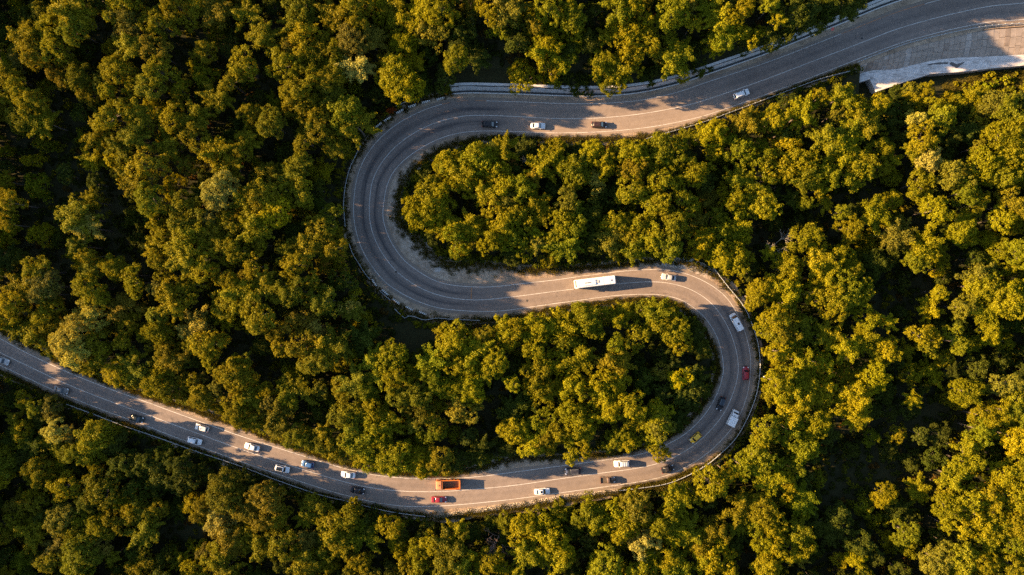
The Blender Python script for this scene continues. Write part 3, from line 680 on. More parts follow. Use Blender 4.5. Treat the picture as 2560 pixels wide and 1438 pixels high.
def car(name, label, cat, kind, col, front, rear, extras=(), wscale=1.0):
    root = empty(name); L = place(root, front, rear); tag(root, label, cat, "vehicles on the mountain road")
    wd, belt, roof, wb, wt, re, rb, boot = KIND[kind]; hw = wd / 2 * wscale; X = lambda f: L / 2 - f * L
    pm = col
    mb = MB(); hood = belt - .06; zb = .2 if kind != "van" else .28
    st = [(0.0, .66, .36, .60), (.012, .80, .27, .66), (.04, .91, zb, .74), (.10, .97, zb, hood - .10), (wb * .75, .995, zb, hood), (wb + .02, 1, zb, belt), (.5, 1, zb, belt)]
    if kind == "pickup": st += [(.605, 1, zb, belt)]
    elif kind == "van": st += [(.7, 1, zb, belt), (.99, 1, zb, belt), (1.0, .95, .4, belt)]
    else: st += [(rb - .06, 1, zb, belt), (min(rb + .03, .955), .985, zb, boot), (.975, .93, zb + .03, boot - .05), (.992, .84, .3, boot - .14), (1.0, .72, .38, .72)]
    mb.loft([sect(X(f), hw * k, z0, z1) for f, k, z0, z1 in st])
    # greenhouse
    gb, gt = hw * .90, hw * .74
    mb.loft([rrect(X(rb), X(wb), gb, belt - .05, .22), rrect(X(re) - .05, X(wt) + .06, gt + .02, roof - .09, .22), rrect(X(re) + .02, X(wt) - .02, gt - .05, roof - .02, .22), rrect(X(re) + .16, X(wt) - .18, gt - .22, roof + .012, .22)])
    body = mb.build("body", pm, root, smooth=True)
    lo, hi = belt + .03, roof - .11
    def gx(f0, f1, z): k = (z - (belt - .05)) / (roof - .09 - belt + .05); return X(f0) * (1 - k) + (X(f1)) * k
    def gw(z): k = (z - (belt - .05)) / (roof - .09 - belt + .05); return gb * (1 - k) + (gt + .02) * k
    o = .03
    q = lambda x, y, z: (x, y, z)
    mb = MB(); mb.quad([q(gx(wb, wt, lo) + o + .03, -gw(lo) * .90, lo), q(gx(wb, wt, lo) + o + .03, gw(lo) * .90, lo), q(gx(wb, wt, hi) + o + .05, gw(hi) * .86, hi), q(gx(wb, wt, hi) + o + .05, -gw(hi) * .86, hi)], .02); mb.build("windscreen", M["glass"], root)
    mb = MB(); mb.quad([q(gx(rb, re, lo) - o, gw(lo) * .86, lo), q(gx(rb, re, lo) - o, -gw(lo) * .86, lo), q(gx(rb, re, hi) - o - .04, -gw(hi) * .82, hi), q(gx(rb, re, hi) - o - .04, gw(hi) * .82, hi)], .02)
    if kind != "van" or True: mb.build("rear_window", M["glass"], root)
    for sd in (-1, 1):
        xa0, xa1 = gx(wb, wt, lo) - .22, gx(wb, wt, hi) - .16; xb0, xb1 = gx(rb, re, lo) + .26, gx(rb, re, hi) + .20
        if kind == "van": xb0 = xb1 = X(.34)
        xm = (xa1 * .5 + xb1 * .5) if kind not in ("pickup", "van") else xb1 + .04
        parts_ = [(xa0, xa1, xm + .04, xm + .04)] + ([(xm - .04, xm - .04, xb0, xb1)] if kind not in ("pickup", "van") else [])
        for (p0, p1, q0, q1) in parts_:
            pts = [q(p0, sd * (gw(lo) + .012), lo), q(p1, sd * (gw(hi) + .012), hi), q(q1, sd * (gw(hi) + .012), hi), q(q0, sd * (gw(lo) + .012), lo)]
            mb = MB(); mb.quad(pts if sd > 0 else pts[::-1], .02); mb.build("side_window", M["glass"], root)
        mb = MB(); mb.box((X(wb) - .32, sd * (hw + .09), belt + .05), (.16, .2, .13), .8); mb.build("mirror", pm, root)
        mb = MB(); mb.loft([[(X(.022), sd * hw * a_, z) for a_, z in ((.50, .58), (.84, .58), (.84, .72), (.50, .72))], [(X(.10), sd * hw * a_, z) for a_, z in ((.62, .60), (.955, .60), (.955, hood - .08), (.62, hood - .06))]]); mb.build("headlight", M["lamp"], root)
        if kind not in ("pickup",):
            tz = boot - .16 if kind != "van" else 1.1
            mb = MB(); mb.box((X(.985 if kind != "van" else 1.0), sd * hw * .80, tz), (.12, .26, .18)); mb.build("tail_light", M["tail"], root)
    wheels(root, (X(.185), X(.80)), hw, .33 if kind in ("sedan", "hatch") else .37)
    mb = MB(); mb.box((X(.008), 0, .42), (.08, hw * 1.1, .16)); mb.build("grille", M["trim"], root)
    if kind == "pickup":
        bz = belt - .02; x0, x1 = X(.998), X(.61); xm = (x0 + x1) / 2; ln = x1 - x0
        mb = MB(); mb.box((xm, 0, .62), (ln, wd * .98, .30)); mb.build("bed_floor", extras.get("bed", M["trim"]) if isinstance(extras, dict) else M["trim"], root)
        for sd in (-1, 1):
            mb = MB(); mb.box((xm, sd * (hw - .06), .66), (ln, .12, .72)); mb.build("bed_side", pm, root)
            mb = MB(); mb.box((x0 - .01, sd * hw * .85, .78), (.06, .2, .3)); mb.build("tail_light", M["tail"], root)
        mb = MB(); mb.box((x0 + .04, 0, .68), (.08, wd * .86, .62)); mb.build("tailgate", pm, root)
    ex = extras if not isinstance(extras, dict) else extras.get("also", ())
    zr = roof + .016
    if "sunroof" in ex: mb = MB(); mb.box((X((wt + re) / 2 - .02), 0, zr), (.62, .72, .02)); mb.build("sunroof", M["glass"], root)
    if "pano" in ex: mb = MB(); mb.box((X((wt + re) / 2), 0, zr - .004), (L * (re - wt) * .80, gt * 1.62, .03)); mb.build("glass_roof", M["glass"], root)
    if "hatchvent" in ex: mb = MB(); mb.box((X(.60), 0, zr + .03), (.62, .52, .08)); mb.build("roof_hatch", M["trim"], root)
    if "rails" in ex or "darkrails" in ex:
        for sd in (-1, 1): mb = MB(); mb.box((X((wt + re) / 2), sd * (gt - .08), zr + .05), (L * (re - wt) * .80, .05, .06)); mb.build("roof_rail", M["steel"] if "rails" in ex else M["rim"], root)
    if "rack" in ex:
        for f_ in (.52, .66, .78): mb = MB(); mb.box((X(f_), 0, zr + .06), (.06, gt * 1.9, .05)); mb.build("roof_bar", M["trim"], root)
    if "hood_glint" in ex:
        mb = MB(); mb.box((X(.13), 0, hood - .02), (.34, hw * .9, .05)); mb.build("hood_glint_plate", M["rim"], root)  # pale plate standing for a reflection on the black hood
    return root

PT = {k: paint("paint_" + k, c) for k, c in {
 "white": (.74, .75, .76), "silver": (.42, .41, .40), "grey": (.17, .165, .16), "black": (.016, .016, .020), "navy": (.020, .022, .032), "green": (.016, .026, .026), "red": (.235, .009, .022),
 "crimson": (.33, .008, .025), "yellow": (.85, .47, .010), "blue": (.03, .105, .27), "brown": (.13, .085, .060), "orange": (.58, .17, .020), "offwhite": (.66, .62, .56), "aubergine": (.035, .018, .020)}.items()}
car("estate_car", "white estate car with roof rails, alone on the shaded upper road", "car", "wagon", PT["white"], (1870.7, 229.6), (1832.6, 244.4), ("rails",))
car("hatchback", "dark hatchback in full sun, first of three cars in line on the upper road", "car", "hatch", PT["aubergine"], (1516.4, 313.4), (1477.6, 313))
car("sedan", "white sedan between two dark cars on the upper road", "car", "sedan", PT["white"], (1363, 316.7), (1326, 315.7))
car("suv", "black car at the edge of shadow, last of three in line on the upper road", "car", "hatch", PT["black"], (1244.4, 313), (1205, 312))
car("sedan", "silver sedan ahead of the long bus shadow in the middle road", "car", "sedan", PT["silver"], (1652.4, 690.6), (1688.7, 696.4))
car("van", "long white van with a dark roof hatch entering the eastern bend", "van", "van", PT["white"], (1827, 785), (1849.5, 824.5), ("hatchvent",))
car("suv", "crimson red car driving up the shaded eastern bend", "car", "hatch", PT["crimson"], (1862.7, 916), (1862, 949.5))
car("suv", "black car with roof rails and glass roof in the eastern bend", "car", "suv", PT["black"], (1794.3, 1025), (1806.3, 991.8), ("pano", "darkrails"), .92)
car("hatchback", "yellow hatchback in the shade of the eastern bend", "car", "hatch", PT["yellow"], (1725.5, 1103.6), (1749, 1082.4))
car("sedan", "black car at the sunny exit of the eastern bend", "car", "sedan", PT["black"], (1683, 1166), (1652.4, 1175.8))
car("pickup_truck", "grey brown pickup with an open bed on the sunny lower road", "pickup", "pickup", PT["brown"], (1537, 1197.3), (1500, 1199.3), {"bed": M["bark"]})
car("suv", "white off-roader with roof bars in the shade on the lower road", "car", "suv", PT["white"], (1534, 1158.5), (1573, 1156.8), ("rack", "rails"))
car("suv", "black off-roader beneath overhanging branches on the lower road", "car", "suv", PT["navy"], (1411, 1177.4), (1450.5, 1175.4), ("hood_glint", "rails"))
car("sedan", "white sedan with a dark sunroof in the sun by the stone wall", "car", "sedan", PT["white"], (1374.6, 1225.4), (1335.3, 1228.4), ("sunroof",))
car("sedan", "red sedan beside the orange dump truck on the lower road", "car", "sedan", PT["red"], (1117, 1247.3), (1079.6, 1247))
car("sedan", "white sedan in the sun, next ahead of the orange dump truck", "car", "sedan", PT["white"], (854, 1183.4), (889.5, 1187.6))
car("sedan", "dark car half hidden by the tree beside the lower road", "car", "sedan", PT["black"], (912.6, 1227.4), (878.8, 1221.6))
car("hatchback", "small blue hatchback in the sun on the lower road", "car", "hatch", PT["blue"], (755.5, 1155.5), (786, 1162.6))
car("suv", "white car with a black glass roof on the lower road", "car", "wagon", PT["white"], (725.7, 1174.2), (689.5, 1166.3), ("pano",))
car("sedan", "white sedan in sun, uphill of the blue hatchback and coming the same way", "car", "sedan", PT["white"], (614.4, 1111.3), (651.2, 1121.7))
car("hatchback", "white car in the shade, just below the pale sunlit one on the lower road", "car", "hatch", PT["white"], (507, 1105.2), (470.7, 1096.3))
car("hatchback", "pale beige car at the sunlit edge of the tree shadows", "car", "hatch", PT["offwhite"], (490.9, 1064), (524.4, 1072.9))
car("sedan", "dark green car in the shade of the lower road", "car", "sedan", PT["green"], (361.8, 1050.4), (328.3, 1041.5))
car("sedan", "grey sedan, last but one towards the picture's edge on the lower road", "car", "sedan", PT["grey"], (174.8, 978.3), (139.3, 969.7))
car("sedan", "silvery white sedan cut by the picture's edge on the lower road", "car", "sedan", PT["silver"], (26.8, 907), (-9.5, 892.4))

# the coach
root = empty("coach"); L = place(root, (1434.6, 711.4), (1534.9, 698.9)); tag(root, "long white coach with roof vents on the sunny middle road", "bus", "vehicles on the mountain road")
hw = 1.25; hb = 3.45
mb = MB()
def bsec(x, w, z0, z1): return [(x, -w, z0), (x, -w, z1 - .30), (x, -w * .93, z1 - .08), (x, -w * .78, z1), (x, 0, z1 + .05), (x, w * .78, z1), (x, w * .93, z1 - .08), (x, w, z1 - .30), (x, w, z0)]
mb.loft([bsec(L / 2, hw * .90, .45, 2.6), bsec(L / 2 - .18, hw * .97, .36, 3.0), bsec(L / 2 - .6, hw, .33, hb), bsec(0, hw, .33, hb), bsec(-L / 2 + .25, hw, .35, hb), bsec(-L / 2, hw * .95, .45, hb - .25)])
mb.build("body", PT["white"], root, smooth=True)
mb = MB(); mb.quad([(L / 2 + .02, -1.12, 1.15), (L / 2 + .02, 1.12, 1.15), (L / 2 - .10, 1.04, 2.86), (L / 2 - .10, -1.04, 2.86)], .03); mb.build("windscreen", M["glass"], root)
mb = MB(); mb.quad([(L / 2 - .10, -1.0, 2.96), (L / 2 - .10, 1.0, 2.96), (L / 2 - .46, .95, 3.42), (L / 2 - .46, -.95, 3.42)], .05); mb.build("front_cap", M["trim"], root)
mb = MB(); mb.quad([(-L / 2 - .012, 1.05, 1.9), (-L / 2 - .012, -1.05, 1.9), (-L / 2 + .008, -1.0, 2.75), (-L / 2 + .008, 1.0, 2.75)], .03); mb.build("rear_window", M["glass"], root)
for sd in (-1, 1):
    nwin = 7; wl_ = (L - 1.6) / nwin
    for k in range(nwin):
        x0 = L / 2 - .9 - k * wl_; mb = MB(); mb.box((x0 - wl_ / 2, sd * (hw + .005), 2.2), (wl_ - .10, .03, .95)); mb.build("side_window", M["glass"], root)
    mb = MB(); mb.box((L / 2 + .25, sd * 1.27, 2.5), (.22, .24, .5)); mb.build("mirror", M["trim"], root)
    mb = MB(); mb.box((L / 2 + .005, sd * .95, .8), (.05, .4, .2)); mb.build("headlight", M["lamp"], root)
    mb = MB(); mb.box((-L / 2 - .005, sd * 1.1, 1.2), (.05, .2, .5)); mb.build("tail_light", M["tail"], root)
wheels(root, (L / 2 - 2.5, -L / 2 + 2.9), hw, .48, .3)
mb = MB(); mb.box((L / 2 - 4.0, 0, hb + .13), (4.0, 1.46, .22), .94); pod = mb.build("air_conditioning_unit", PT["white"], root)
for k in range(5): mb = MB(); mb.box((L / 2 - 3.05 - k * .37, .0, hb + .25), (.22, .32, .03)); mb.build("vent", M["trim"], pod)
for k in range(6): mb = MB(); mb.box((L / 2 - 1.2 - k * 1.75, 0, hb + .052), (.035, hw * 1.6, .02)); mb.build("roof_seam", PT["silver"], root)
mb = MB(); mb.cyl((L / 2 - 1.65, 0, hb + .09), .32, .12, n=14); mb.build("roof_hatch", PT["white"], root)
mb = MB(); mb.box((L / 2 - 6.6, 0, hb + .09), (.8, .8, .10), .85); mb.build("roof_hatch", PT["silver"], root)
for k in range(4): mb = MB(); mb.box((-L / 2 + .95 + k * .14, .1, hb + .055), (.07, .55, .04)); mb.build("grille_bar", M["rim"], root)

# the dump truck
root = empty("dump_truck"); L = place(root, (1091.6, 1207.8), (1151.9, 1206.6)); tag(root, "orange dump truck with an empty open bed on the lower road", "truck", "vehicles on the mountain road")
hw = 1.30; xf = L / 2
mb = MB(); mb.box((-.1, 0, .8), (L - .5, .9, .3)); mb.build("chassis", M["trim"], root)
mb = MB(); cl_ = 1.55
mb.loft([[(x, -w, z0), (x, -w, z1 - .18), (x, -w * .9, z1), (x, w * .9, z1), (x, w, z1 - .18), (x, w, z0)] for x, w, z0, z1 in ((xf, 1.16, .75, 2.0), (xf - .10, 1.22, .62, 2.42), (xf - .45, 1.24, .6, 2.62), (xf - cl_, 1.24, .6, 2.58))])
cab = mb.build("cab", paint("paint_cab", (.62, .185, .075)), root, smooth=True)
mb = MB(); mb.quad([(xf + .005, -1.0, 1.55), (xf + .005, 1.0, 1.55), (xf - .11, .98, 2.24), (xf - .11, -.98, 2.24)], .04); mb.build("windscreen", M["glass"], root)
mb = MB(); mb.box((xf - .8, .0, 2.64), (.5, .5, .08)); mb.build("roof_hatch", paint("paint_hatch", (.60, .2, .08)), root)
for sd in (-1, 1):
    mb = MB(); mb.box((xf - .75, sd * 1.235, 1.95), (.8, .03, .55)); mb.build("side_window", M["glass"], root)
    mb = MB(); mb.box((xf + .1, sd * 1.42, 2.0), (.16, .26, .45)); mb.build("mirror", M["trim"], root)
    mb = MB(); mb.box((xf + .01, sd * .9, .95), (.04, .34, .22)); mb.build("headlight", M["lamp"], root)
    mb = MB(); mb.box((-xf + .12, sd * 1.0, 1.0), (.06, .3, .2)); mb.build("tail_light", M["tail"], root)
bed = empty("bed"); bed.parent = root
x0, x1 = -xf + .02, xf - cl_ - .14; xm = (x0 + x1) / 2; ln = x1 - x0; z0, z1 = 1.05, 2.25
mb = MB(); mb.box((xm, 0, z0), (ln, 2.4, .12)); mb.build("bed_floor", simple("rusty_bed", (.12, .060, .028), .8, var=.45, scale=1.6), bed)
for sd in (-1, 1): mb = MB(); mb.box((xm, sd * 1.22, (z0 + z1) / 2), (ln, .17, z1 - z0)); mb.build("bed_side", PT["orange"], bed)
mb = MB(); mb.box((x1 - .12, 0, (z0 + z1) / 2 + .12), (.30, 2.26, z1 - z0 + .2)); mb.build("bed_front", PT["orange"], bed)
mb = MB(); mb.box((x0 + .12, 0, (z0 + z1) / 2 - .1), (.26, 2.26, z1 - z0 - .1)); mb.build("tailgate", PT["orange"], bed)
for sd in (-1, 1):
    for k in range(5): mb = MB(); mb.box((x0 + .5 + k * (ln - 1) / 4, sd * 1.335, 1.65), (.10, .06, 1.1)); mb.build("rib", PT["orange"], bed)
wheels(root, (xf - 1.1, -xf + 2.45, -xf + 1.2), 1.26, .5, .32)

# the little white box truck
root = empty("box_truck"); L = place(root, (1838.9, 1024.3), (1820.8, 1062)); tag(root, "small white box truck in the shade of the eastern bend", "truck", "vehicles on the mountain road")
xf = L / 2
mb = MB(); mb.box((-.1, 0, .55), (L - .5, .8, .22)); mb.build("chassis", M["trim"], root)
mb = MB(); mb.loft([[(x, -w, z0), (x, -w, z1 - .15), (x, -w * .86, z1), (x, w * .86, z1), (x, w, z1 - .15), (x, w, z0)] for x, w, z0, z1 in ((xf, .80, .45, 1.0), (xf - .18, .90, .4, 1.28), (xf - .62, .93, .4, 1.42), (xf - 1.05, .93, .4, 2.0), (xf - 1.9, .93, .4, 2.02))])
mb.build("cab", PT["white"], root, smooth=True)
mb = MB(); mb.quad([(xf - .60, -.74, 1.44), (xf - .60, .74, 1.44), (xf - 1.02, .70, 2.00), (xf - 1.02, -.70, 2.00)], .04); mb.build("windscreen", M["glass"], root)
mb = MB(); mb.box((xf - 1.62, .15, 2.04), (.26, .4, .06)); mb.build("roof_hatch", M["rim"], root)
for sd in (-1, 1):
    mb = MB(); mb.box((xf - 1.3, sd * .925, 1.62), (.6, .03, .42)); mb.build("side_window", M["glass"], root)
    mb = MB(); mb.box((xf - .72, sd * 1.08, 1.4), (.14, .2, .26)); mb.build("mirror", M["trim"], root)
    mb = MB(); mb.box((xf - .06, sd * .66, .75), (.05, .24, .16)); mb.build("headlight", M["lamp"], root)
    mb = MB(); mb.box((-xf + .03, sd * .85, .7), (.05, .2, .14)); mb.build("tail_light", M["tail"], root)
mb = MB(); mb.loft([rrect(-xf + .05, xf - 2.0, 1.08, z, .06) for z in (.75, 2.42)] + [rrect(-xf + .10, xf - 2.05, 1.03, 2.46, .06)]); bx = mb.build("cargo_box", PT["white"], root)
for k in range(4): mb = MB(); mb.box((-xf + .55 + k * .62, 0, 2.472), (.04, 1.96, .02)); mb.build("roof_rib", PT["silver"], bx)
wheels(root, (xf - .75, -xf + .85), .98, .34)

